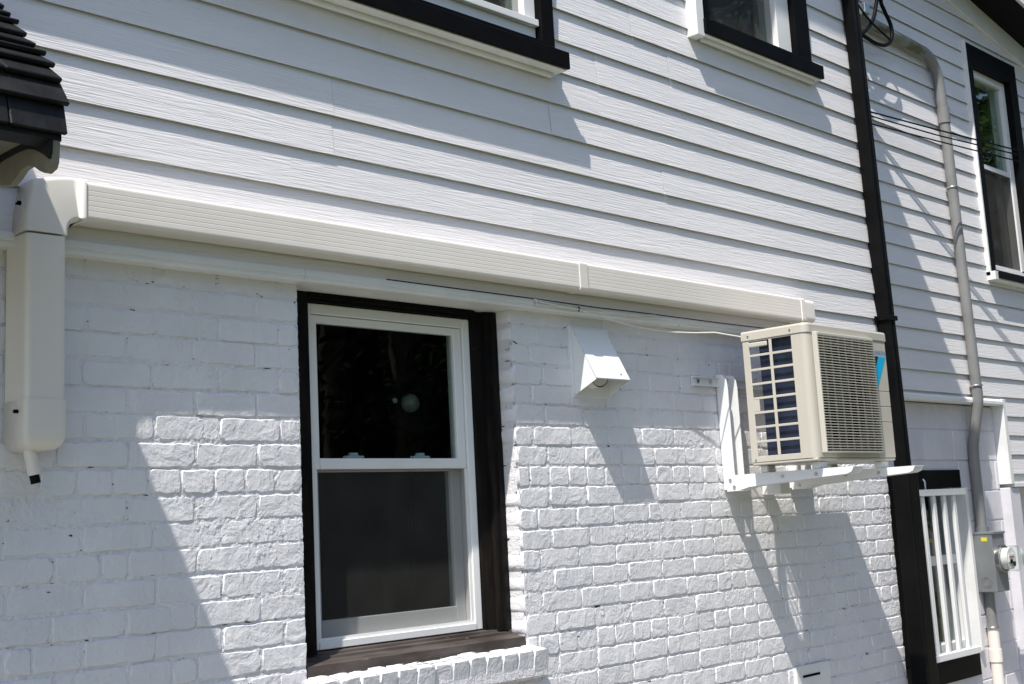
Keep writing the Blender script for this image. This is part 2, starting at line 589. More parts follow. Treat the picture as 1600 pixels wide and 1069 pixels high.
# --- bricks
spots = []          # (x0, x1, row)
for k in range(-1, 30):
    zt = -k * H
    hdr = k in (7, 15, 23)
    p = L / 2 if hdr else L
    # right of the window: from the jamb to the corner
    f0 = 0.092 if k % 2 else 0.160
    if hdr:
        f0 = 0.06
    for side in (0, 1, 2):
        xs = []
        if side == 0:
            if zt < -1.24:
                xs = [JX1]
                continue
            xs = [JX1, JX1 + f0]
            while xs[-1] < CORNER - 0.02:
                xs.append(min(CORNER, xs[-1] + p * rng.uniform(0.985, 1.015)))
        elif side == 1:
            if zt < -1.24:
                continue
            xs = [JX0, JX0 - (0.079 if k % 2 else 0.163) if not hdr else JX0 - 0.10]
            while xs[-1] > -2.6:
                xs.append(xs[-1] - p * rng.uniform(0.985, 1.015))
            xs = xs[::-1]
        else:
            if zt >= -1.24:
                continue
            xs = [CORNER, CORNER - (0.215 if k % 2 else 0.107)]
            while xs[-1] > -2.6:
                xs.append(xs[-1] - p * rng.uniform(0.985, 1.015))
            xs = xs[::-1]
        for a, b in zip(xs, xs[1:]):
            if b - a > 0.035:
                # now and then a brick is cut in two
                if not hdr and b - a > 0.2 and rng.random() < 0.06:
                    mid = a + (b - a) * rng.choice((0.35, 0.5, 0.62))
                    spots += [(a, mid, k), (mid, b, k)]
                else:
                    spots.append((a, b, k))


def in_view(x, z):
    q = Vector((x, 0, z)) - CAM
    d = q.dot(fwd)
    X, Y = 793.9 + 2022.4 * q.dot(right) / d, 485.3 - 2022.4 * q.dot(up) / d
    return -30 < X < 1450 and -30 < Y < 1090


seen, rest = [], []
for s in spots:
    x, z = (s[0] + s[1]) / 2, -(s[2] + .5) * H
    hidden = (2.55 < x < 3.3 and z > -0.55)
    (seen if in_view(x, z) and not hidden else rest).append(s)
seen.sort(key=lambda s: (Vector(((s[0] + s[1]) / 2, 0, -(s[2] + .5) * H)) - CAM).length)
rest += seen[300:]
seen = seen[:300]


def brick_place(s):
    a, b, k = s
    j = rng.uniform(0.0035, 0.009)
    ln = b - a - j
    if abs(b - JX0) < 1e-6 or abs(a - JX1) < 1e-6:
        ln = b - a - 0.004
    me = brick_variant(ln)
    x = (a + b) / 2 + rng.uniform(-.0012, .0012)
    if abs(b - JX0) < 1e-6:
        x = b - ln / 2
    if abs(a - JX1) < 1e-6:
        x = a + ln / 2
    z = -(k + .5) * H + rng.uniform(-.0016, .0016) + 0.004 * noise.noise(Vector((x * 1.3, k * .7, 2.0)))
    fill = max(0.0, min(1.0, (z + 0.20) / 0.16))
    y = rng.uniform(-0.0016, 0.0016) * (1 - .5 * fill) + fill * 0.0008
    tz = rng.gauss(0, 0.0045) * (1 - .5 * fill)
    tx = rng.gauss(0, 0.0085) * (1 - .5 * fill)
    ry = rng.gauss(0, 0.004)
    return me, Vector((x, y, z)), (tx, ry + rng.choice((0, PI)), tz)


org = ORG[brick_wall.name]
for s in seen:
    me, loc, rot = brick_place(s)
    zt = loc.z + (H - 0.0080) / 2
    if zt > BTOP:      # the topmost course is cut by the trim band, which covers it
        loc.z -= 0.0
    o = bpy.data.objects.new('brick', me)
    COL.objects.link(o)
    o.parent = brick_wall
    o.location = loc - org
    o.rotation_euler = rot
mb = MB()
for s in rest:
    me, loc, rot = brick_place(s)
    from mathutils import Euler
    R = Euler(rot).to_matrix()
    mb.add([R @ v.co + loc for v in me.vertices], [tuple(p.vertices) for p in me.polygons], False)
    mb.smooth[-len(me.polygons):] = [p.use_smooth for p in me.polygons]
o = part('brick', mb, M_BRICK, brick_wall, kind='stuff', fix=False)

# --- rowlock sill bricks under the ground-floor window
sill = MB()
sill.prism([(-0.053, -1.256), (-0.053, -1.167), (0.10, -1.146), (0.10, -1.256)], 'X', -0.01, 1.0)
window_ledge = part('window_ledge', sill, M_MORTAR, house)
n = 13
for i in range(n):
    x = 0.002 + 0.0775 * (i + .5)
    wd = 0.0775 - rng.uniform(0.003, 0.007)
    mb2, _, _ = brick_mesh('brick', wd, 0.098 + rng.uniform(-.003, .003), 900 + i, 3, depth=0.17, rough=0.6)
    me = mb2.mesh('brick', M_BRICK)
    o = bpy.data.objects.new('brick', me)
    COL.objects.link(o)
    o.parent = window_ledge
    o.location = Vector((x, -0.055 + rng.uniform(-.003, .003), -1.213 + rng.uniform(-.003, .003))) - ORG[window_ledge.name]
    o.rotation_euler = (math.radians(9) + rng.gauss(0, .012), rng.gauss(0, .012), rng.gauss(0, .015))

# --- clapboard storey
SP, S0 = 0.13415, 0.35047


def board(x0, x1, zb, yf, seed, pitch=SP):
    """one lapped board, leaning, with a slightly wavy bottom edge; yf = outer face at its bottom"""
    nseg = max(1, int((x1 - x0) / 0.22))
    vs, fs = [], []
    r = random.Random(seed)
    top = pitch + 0.018
    for i in range(nseg + 1):
        x = x0 + (x1 - x0) * i / nseg
        dy = noise.noise(Vector((x * 1.1, seed * 1.37, 0))) * 0.0017
        dz = noise.noise(Vector((x * 0.8, seed * 2.1, 4))) * 0.0016
        vs += [(x, yf + 0.0030 + dy, zb + dz + 0.022), (x, yf + 0.0026 + dy, zb + dz), (x, yf + dy, zb + dz),
               (x, yf + 0.0138 + dy * .3, zb + top), (x, yf + 0.0156, zb + top)]
    for i in range(nseg):
        for k in range(5):
            k2 = (k + 1) % 5
            fs.append((i * 5 + k, i * 5 + k2, (i + 1) * 5 + k2, (i + 1) * 5 + k))
    fs.append((0, 1, 2, 3, 4))
    e = nseg * 5
    fs.append((e + 4, e + 3, e + 2, e + 1, e))
    return MB().add(vs, fs)


UL = (-1.20, 1.225, 1.03, 2.55)      # upper left window opening x0 x1 z0 z1
UM = (2.225, 3.19, 1.43, 2.95)       # upper middle window opening
EAVE = 3.73
she = MB()
YS0, YS1 = -0.036, 0.12
# sheathing with two openings
she.box(-4.0, CORNER, YS0, YS1, BTOP + 0.002, UL[2])
she.box(-4.0, UL[0], YS0, YS1, UL[2], EAVE)
she.box(UL[0], UL[1], YS0, YS1, UL[3], EAVE)
she.box(UL[1], UM[0], YS0, YS1, UL[2], EAVE)
she.box(UM[0], UM[1], YS0, YS1, UL[2], UM[2])
she.box(UM[0], UM[1], YS0, YS1, UM[3], EAVE)
she.box(UM[1], CORNER, YS0, YS1, UL[2], EAVE)
siding = part('clapboard_wall', she, M_TRIM, house)
joints = {1: [0.126], 2: [0.131, 1.9], 3: [-0.9, 1.2], 4: [1.507, -0.3], 5: [1.50], 6: [2.0], -1: [1.4], 0: [1.99, -0.5], 7: [1.75], 9: [2.1]}
for i in range(-2, 26):
    zb = S0 + SP * i
    if zb + SP > EAVE + .05:
        break
    cuts = []
    if UL[2] - 0.02 < zb + .01 < UL[3]:
        cuts.append((UL[0] - 0.02, UL[1] - 0.002))
    if UM[2] - 0.02 < zb + .01 < UM[3]:
        cuts.append((UM[0] - 0.03, UM[1] - 0.002))
    segs = []
    a = -4.0
    for c in cuts:
        segs.append((a, c[0]))
        a = c[1]
    segs.append((a, CORNER - 0.004))
    out = []
    for (a, b) in segs:
        js = [j for j in joints.get(i, []) if a + .1 < j < b - .1]
        e = [a] + js + [b]
        for q, (p0, p1) in enumerate(zip(e, e[1:])):
            out.append((p0 + (0.0008 if q else 0), p1 - (0.0008 if q < len(e) - 2 else 0)))
    for q, (a, b) in enumerate(out):
        part('siding_board', board(a, b, zb, -0.050 + (0.0012 if q % 2 else 0), i * 7 + q * 3), M_SIDING, siding)

# --- drip band between bricks and boards
tb = MB()
prof = [(-0.036, 0.051), (-0.050, 0.051), (-0.054, 0.056), (-0.054, 0.066), (-0.060, 0.068), (-0.060, 0.086), (-0.040, 0.0875), (-0.036, 0.0875)]
tb.prism(prof, 'X', -1.03, -0.012)
band = part('drip_band', tb, M_TRIM, house)
tb = MB()
tb.prism([(p, q + 0.001) for p, q in prof], 'X', -0.0105, 2.1)
part('drip_band', tb, M_TRIM, house)
tb = MB()
tb.prism(prof, 'X', 2.1015, CORNER - 0.004)
part('drip_band', tb, M_TRIM, house)
tb = MB()
tb.prism([(p, q + 0.004) for p, q in prof], 'X', -4.0, -1.033)
part('drip_band', tb, M_TRIM, house)

# --- shell of the house: return wall, back, floors, roof
part('side_wall', box(CORNER - 0.14, CORNER, 0.122, 6.0, GROUND - 0.1, EAVE), M_TRIM, house)
part('side_wall', box(-4.0, -3.86, 0.245, 6.0, GROUND - 0.1, EAVE), M_TRIM, house)
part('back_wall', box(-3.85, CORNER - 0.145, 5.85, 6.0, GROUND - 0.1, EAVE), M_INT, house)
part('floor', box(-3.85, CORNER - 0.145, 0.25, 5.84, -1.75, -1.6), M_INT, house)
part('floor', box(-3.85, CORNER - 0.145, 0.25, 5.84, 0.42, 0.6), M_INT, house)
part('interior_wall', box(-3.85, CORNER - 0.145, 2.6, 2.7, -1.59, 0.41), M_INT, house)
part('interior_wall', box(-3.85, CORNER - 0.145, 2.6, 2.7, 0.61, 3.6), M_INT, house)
roof = MB()
roof.prism([(-0.52, EAVE + 0.02), (-0.52, EAVE + 0.16), (3.0, EAVE + 1.7), (6.4, EAVE + 0.16), (6.4, EAVE + 0.02)], 'X', -4.3, CORNER + 0.07)
roof = part('roof', roof, M_ROOFING, house)
part('soffit', box(-4.3, CORNER + 0.068, -0.515, -0.052, EAVE, EAVE + 0.018), M_BLACK, house)
part('fascia', box(-4.3, CORNER + 0.069, -0.545, -0.522, EAVE - 0.005, EAVE + 0.17), M_BLACK, house)

# ------------------------------------------------------------------ windows of the house


def rail_box(name, parent, m, *b, bevel=0.002, **k):
    return part(name, box(*b, bevel=bevel, segs=1), m, parent, **k)


# ground-floor double-hung window: black casing, white vinyl frame
YV = 0.11
X0, X1, Z0, Z1 = 0.100, 0.855, -1.090, 0.020
fr = MB()
fr.box(X0, X0 + 0.034, YV, YV + 0.09, Z0, Z1, 0.002, 1)
fr.box(X1 - 0.034, X1, YV, YV + 0.09, Z0, Z1, 0.002, 1)
fr.box(X0 + 0.034, X1 - 0.034, YV, YV + 0.09, Z1 - 0.034, Z1, 0.002, 1)
fr.box(X0 + 0.034, X1 - 0.034, YV - 0.004, YV + 0.09, Z0, Z0 + 0.024, 0.002, 1)
win = part('window', fr, M_VINYL, house, label='ground floor sash window with black casing and white frame')
# upper sash (outer)
us = MB()
ua, ub = X0 + 0.036, X1 - 0.036
us.box(ua, ua + 0.026, YV + 0.008, YV + 0.036, -0.523, Z1 - 0.036, 0.002, 1)
us.box(ub - 0.038, ub, YV + 0.008, YV + 0.036, -0.523, Z1 - 0.036, 0.002, 1)
us.box(ua + 0.026, ub - 0.038, YV + 0.008, YV + 0.036, Z1 - 0.062, Z1 - 0.036, 0.002, 1)
us.box(ua + 0.026, ub - 0.038, YV + 0.004, YV + 0.036, -0.523, -0.488, 0.002, 1)
part('sash_frame', us, M_VINYL, win, label='white upper sash')
part('glass_pane', box(ua + 0.024, ub - 0.036, YV + 0.020, YV + 0.024, -0.50, Z1 - 0.05), M_GLASS, win)
# lower sash (inner), seen through the screen
ls = MB()
ls.box(ua, ua + 0.045, YV + 0.044, YV + 0.078, Z0 + 0.024, -0.49, 0.002, 1)
ls.box(ub - 0.045, ub, YV + 0.044, YV + 0.078, Z0 + 0.024, -0.49, 0.002, 1)
ls.box(ua + 0.045, ub - 0.045, YV + 0.044, YV + 0.078, Z0 + 0.024, Z0 + 0.085, 0.002, 1)
ls.box(ua + 0.045, ub - 0.045, YV + 0.044, YV + 0.078, -0.53, -0.49, 0.002, 1)
part('sash_frame', ls, M_VINYL, win, label='white lower sash behind the insect screen')
part('glass_pane', box(ua + 0.043, ub - 0.043, YV + 0.058, YV + 0.062, Z0 + 0.08, -0.525), M_GLASS, win)
part('insect_screen', MB().sheet([(ua, YV + 0.012, Z0 + 0.024), (ub, YV + 0.012, Z0 + 0.024), (ub, YV + 0.012, -0.524), (ua, YV + 0.012, -0.524)]), M_SCREEN, win)
sf = MB()
sf.box(ua - 0.001, ua + 0.010, YV + 0.006, YV + 0.018, Z0 + 0.024, -0.524)
sf.box(ub - 0.010, ub + 0.001, YV + 0.006, YV + 0.018, Z0 + 0.024, -0.524)
sf.box(ua + 0.010, ub - 0.010, YV + 0.006, YV + 0.018, Z0 + 0.0245, Z0 + 0.034)
part('screen_frame', sf, M_VINYL, win)
for lx in (0.30, 0.60):
    part('sash_lock', MB().box(lx, lx + 0.075, YV + 0.040, YV + 0.066, -0.488, -0.476, 0.004).box(lx + 0.02, lx + 0.05, YV + 0.042, YV + 0.06, -0.478, -0.466, 0.003), M_VINYL, win)
# black casing: jambs and head step back from the brick to the frame
for (a, b, nm) in ((JX0 + 0.001, X0 - 0.001, 'left'), (X1 + 0.001, JX1 - 0.001, 'right')):
    c = MB()
    prof = [(a, 0.20), (a, 0.078), (b, 0.078), (b, 0.20)] if nm == 'left' else \
        [(b, 0.20), (b, 0.072), (b - 0.028, 0.070), (b - 0.031, 0.078), (b - 0.052, 0.080), (b - 0.056, 0.092), (a + 0.004, 0.100), (a, 0.110), (a, 0.20)]
    c.prism(prof, 'Z', -1.10, 0.047)
    part('casing', c, M_CASING, win)
c = MB()
c.prism([(0.20, 0.048), (0.074, 0.048), (0.076, 0.034), (0.092, 0.032), (0.094, 0.0225), (0.20, 0.0225)], 'X', X0, X1)
part('casing', c, M_BLACK, win)
# timber sill
ts = MB()
ts.prism([(0.20, -1.092), (0.108, -1.094), (0.092, -1.097), (0.090, -1.105), (0.070, -1.107), (0.068, -1.115), (0.030, -1.121), (0.006, -1.124), (0.004, -1.160), (0.02, -1.168), (0.20, -1.168)], 'X', JX0 + 0.002, JX1 - 0.002)
part('timber_sill', ts, M_BROWN, win)
# dry twigs caught on the brick ledge
tw = MB()
for q in range(7):
    a = Vector((0.36 + rng.uniform(-.02, .2), -0.035 + rng.uniform(-.01, .015), -1.153))
    b = a + Vector((rng.uniform(.10, .28), rng.uniform(-.02, .015), rng.uniform(.004, .016)))
    mdl = (a + b) / 2 + Vector((0, rng.uniform(-.008, .008), rng.uniform(.002, .010)))
    tw.tube([a, mdl, b], [0.0014, 0.0012, 0.0007], 5)
single('dry_twigs', tw, M_TWIG, 'dry brown twigs lying on the white brick ledge below the window', 'twigs', (0.5, -0.03, -1.15))

# pale round fitting inside the room
LX, LY, LZ = 0.795, 0.38, -0.262
fx = thing('standing_lamp', 'pale round lamp on a dark disc dimly seen through the upper sash', 'lamp', (LX, LY, -1.6))
part('dark_disc', MB().disc_cyl((LX + .02, LY + .03, LZ), (-.3, -1, 0), 0.105, 0.012, 32, .004), M_DARK, fx)
part('globe', MB().tube([(LX + .012, LY + .016, LZ), (LX, LY, LZ), (LX - .008, LY - .02, LZ), (LX - .012, LY - .028, LZ)], [0.034, 0.036, 0.024, 0.003], 20), M_LAMP, fx)
part('lit_spot_bead', MB().tube([(LX - .085, LY - .01, LZ + .006), (LX - .075, LY + .02, LZ + .004)], [0.010, 0.008], 10), M_METAL, fx)  # metal bead shaped to stand for a small lit spot
part('stem', MB().tube([(LX + .03, LY + .05, -1.6), (LX + .03, LY + .05, LZ), (LX + .02, LY + .03, LZ)], 0.010, 8), M_DARK, fx)
part('base', MB().disc_cyl((LX + .03, LY + .05, -1.598), (0, 0, 1), 0.12, 0.02, 24, .006), M_DARK, fx)

# upper windows


def upper_window(op, sill_z, lift, nose, label, xsill0, xsill1, case_l, case_r, stile_r):
    x0, x1, z0, z1 = op
    f = MB()
    yf = -0.042
    # white frame
    gl0, gl1 = x0 + case_l, x1 - case_r
    f.box(gl0, gl0 + 0.03, yf, 0.06, sill_z + lift, z1 - .08, 0.002, 1)
    f.box(gl1 - stile_r, gl1, yf, 0.06, sill_z + lift, z1 - .08, 0.002, 1)
    f.box(gl0 + 0.03, gl1 - stile_r, yf, 0.06, z1 - .12, z1 - .08, 0.002, 1)
    f.box(gl0 + 0.03, gl1 - stile_r, yf - 0.004, 0.06, sill_z + lift, sill_z + lift + 0.028, 0.002, 1)
    wn = part('window', f, M_VINYL, house, label=label)
    part('glass_pane', box(gl0 + .03, gl1 - stile_r, 0.02, 0.024, sill_z + lift + 0.028, z1 - .12), M_GLASS, wn)
    part('insect_screen', MB().sheet([(gl0 + .03, -0.012, sill_z + lift + .028), (gl1 - stile_r, -0.012, sill_z + lift + .028), (gl1 - stile_r, -0.012, z1 - .12), (gl0 + .03, -.012, z1 - .12)]), M_SCREEN, wn)
    rail_box('casing', wn, M_BLACK, x0, gl0 - 0.001, -0.072, 0.1, sill_z + 0.072, z1)
    rail_box('casing', wn, M_BLACK, gl1 + 0.001, x1, -0.072, 0.1, sill_z + 0.072, z1)
    rail_box('casing', wn, M_BLACK, gl0, gl1, -0.070, 0.1, z1 - .079, z1)
    # sill: white body, black nose
    rail_box('sill', wn, M_TRIM, xsill0 + .004, xsill1 - .004, nose + 0.016, 0.1, sill_z, sill_z + 0.058, label='white underside of the sill')
    rail_box('sill_nose', wn, M_BLACK, xsill0, xsill1, nose, nose + 0.015, sill_z + 0.004, sill_z + 0.072)
    rail_box('bed_moulding', wn, M_TRIM, xsill0 + .03, xsill1 - .03, -0.072, -0.051, sill_z - 0.016, sill_z - 0.001)
    return wn, gl0, gl1


wl, g0, g1 = upper_window(UL, 0.997, 0.178, -0.134, 'wide upper window over the ground floor window', -1.28, 1.236, 0.08, 0.075, 0.062)
rail_box('sub_sill', wl, M_BLACK, UL[0] + .08, g1, -0.104, 0.06, 1.056, 1.100)
rail_box('sub_frame', wl, M_VINYL, UL[0] + .08, g1, -0.040, 0.06, 1.101, 1.174)
rail_box('sash_rail', wl, M_VINYL, UL[0] + .08, g1 - .002, -0.062, -0.047, 1.176, 1.204)
wm, g0, g1 = upper_window(UM, 1.398, 0.09, -0.112, 'upper window nearest the downpipe', 2.215, 3.228, 0.085, 0.135, 0.12)
rail_box('sub_sill', wm, M_BLACK, UM[0] + .08, g1, -0.094, 0.06, 1.457, 1.4875)
rail_box('side_trim', wm, M_TRIM, 2.166, 2.222, -0.100, 0.05, 1.385, UM[3])

# ------------------------------------------------------------------ the recessed wing to the right
wing = thing('house_wing', 'recessed right wing of the house, white clapboard over painted concrete block', 'house', (6.5, 3.0, GROUND))
YW = 0.57                     # outer lap of the wing boards
ZB = -0.040                   # bottom of boards over the block wall
XR = 6.47                     # where the block wall stops at a return
UR = (6.515, 7.39, 0.86, 2.60)    # wing upper window
BW = (5.16, 5.86, -1.70, -0.525)  # barred window opening
WZ1 = 3.6
she = MB()
y0, y1 = YW + 0.014, 0.80
she.box(CORNER + .002, UR[0], y0, y1, ZB - .045, WZ1 - .2)
she.box(UR[0], UR[1], y0, y1, ZB - .045, UR[2])
she.box(UR[0], UR[1], y0, y1, UR[3], WZ1 - .2)
she.box(UR[1], 11.0, y0, y1, ZB - .045, WZ1 - .2)
she.box(XR + 0.02, 11.0, y0, y1, -0.63, ZB - .045)
wsid = part('clapboard_wall', she, M_TRIM, wing)
W0 = 0.377 - 5 * 0.134
for i in range(-7, 30):
    zb = 0.377 + 0.134 * i
    if zb > 3.1:
        break
    if zb < ZB - .02:
        if zb < -0.62:
            continue
        segs = [(XR + 0.055, 11.0)]
        if zb < -.6:
            continue
    else:
        segs = [(CORNER + .004, 11.0)]
    if UR[2] - 0.03 < zb + .02 < UR[3]:
        segs = [(CORNER + .004, UR[0] - 0.022), (UR[1] - .002, 11.0)]
    for q, (a, b) in enumerate(segs):
        part('siding_board', board(a, b, zb, YW, i * 5 + q + 300, 0.134), M_SIDING, wsid)
# trims of the wing
part('drip_band', MB().prism([(YW + .014, -0.090), (YW - 0.010, -0.088), (YW - 0.018, -0.080), (YW - 0.018, -0.062), (YW - 0.005, -0.046), (YW + .014, -0.040)], 'X', CORNER + .004, XR - .002), M_TRIM, wing)
part('corner_board', box(XR + 0.002, XR + 0.052, YW - 0.012, 0.8, -0.632, ZB - 0.002, bevel=.002, segs=1), M_TRIM, wing)
part('drip_band', box(XR + 0.054, 11.0, YW - 0.008, 0.75, -0.652, -0.632), M_TRIM, wing)
part('return_wall', box(XR - 0.004, XR + 0.16, YW + 0.004, 0.9, GROUND, -0.656, bevel=.004, segs=1), M_BLOCK, wing, label='bright white return beside the meter')
part('lower_wall', box(XR + 0.162, 11.0, YW + 0.11, 0.9, GROUND, -0.656), M_BLOCK, wing)
# block wall body + blocks
bd = MB()
yb = 0.646
bd.box(CORNER + .002, BW[0], yb, 0.85, GROUND, -0.092)
bd.box(BW[1], XR - .005, yb, 0.85, GROUND, -0.092)
bd.box(BW[0], BW[1], yb, 0.85, GROUND, BW[2])
bd.box(BW[0], BW[1], yb, 0.85, BW[3], -0.092)
bwall = part('block_wall', bd, M_BLOCK, wing)
for r_ in range(0, 11):
    zt = -0.262 - 0.203 * r_ + 0.0
    if r_ == 0:
        rows = [(-0.10, zt + .0)]
    zlo, zhi = zt - 0.203, zt
    if r_ == 0:
        zhi_list = [(-0.262, -0.094)]
    spans = [(zlo, zhi)] + ([(-0.262, -0.094)] if r_ == 0 else [])
    for (lo, hi) in spans:
        x = 4.60 + (0.2 if r_ % 2 else 0.0)
        if hi == -0.094:
            x = 4.80
        while x < XR - .01:
            xa, xb = x, min(x + 0.405, XR - 0.004)
            x += 0.405
            pcs = [(xa, xb)]
            if lo < BW[3] - .01 and hi > BW[2] + .01:      # beside the barred window
                pcs = []
                if xa < BW[0]:
                    pcs.append((xa, min(xb, BW[0])))
                if xb > BW[1]:
                    pcs.append((max(xa, BW[1]), xb))
            for (pa, pb) in pcs:
                l2, h2 = lo, hi
                if xb > BW[0] and xa < BW[1] and lo < BW[3] < hi:
                    pass
                if pb - pa < 0.03:
                    continue
                part('block', box(pa + .004, pb - .004, 0.640 + rng.uniform(-.0015, .0015), 0.70, l2 + .004, h2 - .004, bevel=.004, segs=1), M_BLOCK, bwall)

# barred window in the block wall
bw = MB()
bw.box(BW[0], BW[0] + 0.05, 0.70, 0.78, BW[2], BW[3] - .06, 0.002, 1)
bw.box(BW[1] - 0.05, BW[1], 0.70, 0.78, BW[2], BW[3] - .06, 0.002, 1)
bw.box(BW[0] + .05, BW[1] - .05, 0.70, 0.78, -1.13, -1.07, 0.002, 1)
bw.box(BW[0] + .05, BW[1] - .05, 0.70, 0.78, BW[2] + .02, BW[2] + .08, 0.002, 1)
bwin = part('window', bw, M_VINYL, wing, label='small ground floor window behind white bars')
part('glass_pane', box(BW[0] + .05, BW[1] - .05, 0.745, 0.749, BW[2] + .08, BW[3] - .06), M_GLASS, bwin)
part('head_casing', box(BW[0] - .36, BW[1] - 0.004, 0.634, 0.79, -0.640, BW[3], bevel=.002, segs=1), M_BLACK, bwin)
part('jamb_casing', box(BW[0] - .36, BW[0] + .004, 0.632, 0.69, BW[2] - .14, -0.642), M_BLACK, bwin)
part('sill', box(BW[0] - .36, BW[1] - .03, 0.618, 0.78, BW[2] - .14, BW[2] + .004, bevel=.003, segs=1), M_BLACK, bwin)
part('reveal', box(BW[1] - .003, BW[1] + 0.035, 0.612, 0.79, BW[2] + .005, -0.642, bevel=.002, segs=1), M_TRIM, bwin)

# wing upper window
u = MB()
gx0, gx1 = UR[0] + 0.095, UR[1] - 0.13
u.box(gx0, gx0 + .03, 0.60, 0.70, UR[2] + .09, UR[3] - .16, .002, 1)
u.box(gx1 - .07, gx1, 0.60, 0.70, UR[2] + .09, UR[3] - .16, .002, 1)
u.box(gx0 + .03, gx1 - .07, 0.60, 0.70, UR[3] - .215, UR[3] - .16, .002, 1)
u.box(gx0 + .03, gx1 - .07, 0.598, 0.70, UR[2] + .06, UR[2] + .09, .002, 1)
u.box(gx0 + .03, gx1 - .07, 0.604, 0.64, 1.68, 1.715, .002, 1)
urw = part('window', u, M_VINYL, wing, label='tall black cased sash window high on the wing')
part('glass_pane', box(gx0 + .03, gx1 - .07, 0.625, 0.629, 1.715, UR[3] - .215), M_GLASS, urw, label='upper pane reflecting green trees')
part('glass_pane', box(gx0 + .03, gx1 - .07, 0.665, 0.669, UR[2] + .09, 1.68), M_GLASS, urw)
part('insect_screen', MB().sheet([(gx0 + .03, 0.612, UR[2] + .09), (gx1 - .07, 0.612, UR[2] + .09), (gx1 - .07, 0.612, 1.68), (gx0 + .03, .612, 1.68)]), M_SCREEN2, urw)
rail_box('casing', urw, M_BLACK, UR[0], gx0 - .001, 0.552, 0.7, UR[2] + .03, UR[3])
rail_box('casing', urw, M_BLACK, gx1 + .001, UR[1], 0.552, 0.7, UR[2] + .03, UR[3])
rail_box('casing', urw, M_BLACK, gx0, gx1, 0.553, 0.7, UR[3] - .159, UR[3])
rail_box('side_trim', urw, M_TRIM, UR[0] - .022, UR[0] - .001, 0.546, 0.6, UR[2] - .02, UR[3] + .012)
rail_box('sill', urw, M_TRIM, UR[0] - .022, UR[1] + .03, 0.512, 0.7, UR[2] - .052, UR[2] + .010)
rail_box('sill_nose', urw, M_BLACK, UR[0] + .022, UR[1] + .032, 0.500, 0.511, UR[2] - .040, UR[2] + .006)
rail_box('sub_sill', urw, M_BLACK, UR[0] + .002, UR[1], 0.535, 0.7, UR[2] + .011, UR[2] + .029)

# wing roof: low rake falling to the right
slope = -0.17


def zr(x):
    return 2.93 + slope * (x - 6.92)


rk = MB()
xa, xb = CORNER + .02, 11.4
fr_ = [(xa, .29, zr(xa) + .03), (xb, .29, zr(xb) + .03), (xb, 6.0, zr(xb) + .03), (xa, 6.0, zr(xa) + .03)]
rk.add(fr_ + [(x, y, z + .14) for x, y, z in fr_], [(0, 1, 2, 3), (4, 5, 6, 7), (0, 1, 5, 4), (1, 2, 6, 5), (2, 3, 7, 6), (3, 0, 4, 7)])
part('roof', rk, M_ROOFING, wing)
sf = MB()
q = [(xa, .288, zr(xa)), (xb, .288, zr(xb)), (xb, .583, zr(xb)), (xa, .583, zr(xa))]
sf.add(q + [(x, y, z + .028) for x, y, z in q], [(0, 1, 2, 3), (4, 5, 6, 7), (0, 1, 5, 4), (1, 2, 6, 5), (2, 3, 7, 6), (3, 0, 4, 7)])
part('soffit', sf, M_BLACK, wing)
fa = MB()
q = [(xa, .262, zr(xa) - .012), (xb, .262, zr(xb) - .012), (xb, .286, zr(xb) - .012), (xa, .286, zr(xa) - .012)]
fa.add(q + [(x, y, z + .19) for x, y, z in q], [(0, 1, 2, 3), (4, 5, 6, 7), (0, 1, 5, 4), (1, 2, 6, 5), (2, 3, 7, 6), (3, 0, 4, 7)])
part('fascia', fa, M_TRIM, wing)
fz = MB()
q = [(xa, .552, zr(xa) - .16), (xb, .552, zr(xb) - .16), (xb, .60, zr(xb) - .16), (xa, .60, zr(xa) - .16)]
fz.add(q + [(x, y, z + .158) for x, y, z in q], [(0, 1, 2, 3), (4, 5, 6, 7), (0, 1, 5, 4), (1, 2, 6, 5), (2, 3, 7, 6), (3, 0, 4, 7)])
part('frieze_board', fz, M_TRIM, wing)
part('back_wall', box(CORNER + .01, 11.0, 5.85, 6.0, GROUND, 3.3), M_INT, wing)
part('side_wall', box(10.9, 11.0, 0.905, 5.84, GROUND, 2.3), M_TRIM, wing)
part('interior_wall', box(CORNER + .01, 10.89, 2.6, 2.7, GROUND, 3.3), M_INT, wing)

# ------------------------------------------------------------------ tiled roof at the left edge
pr = thing('tiled_roof', 'small steep black tiled roof jutting from the wall at the left edge', 'roof', (-2.2, -0.3, 0.2))
XV = -1.18
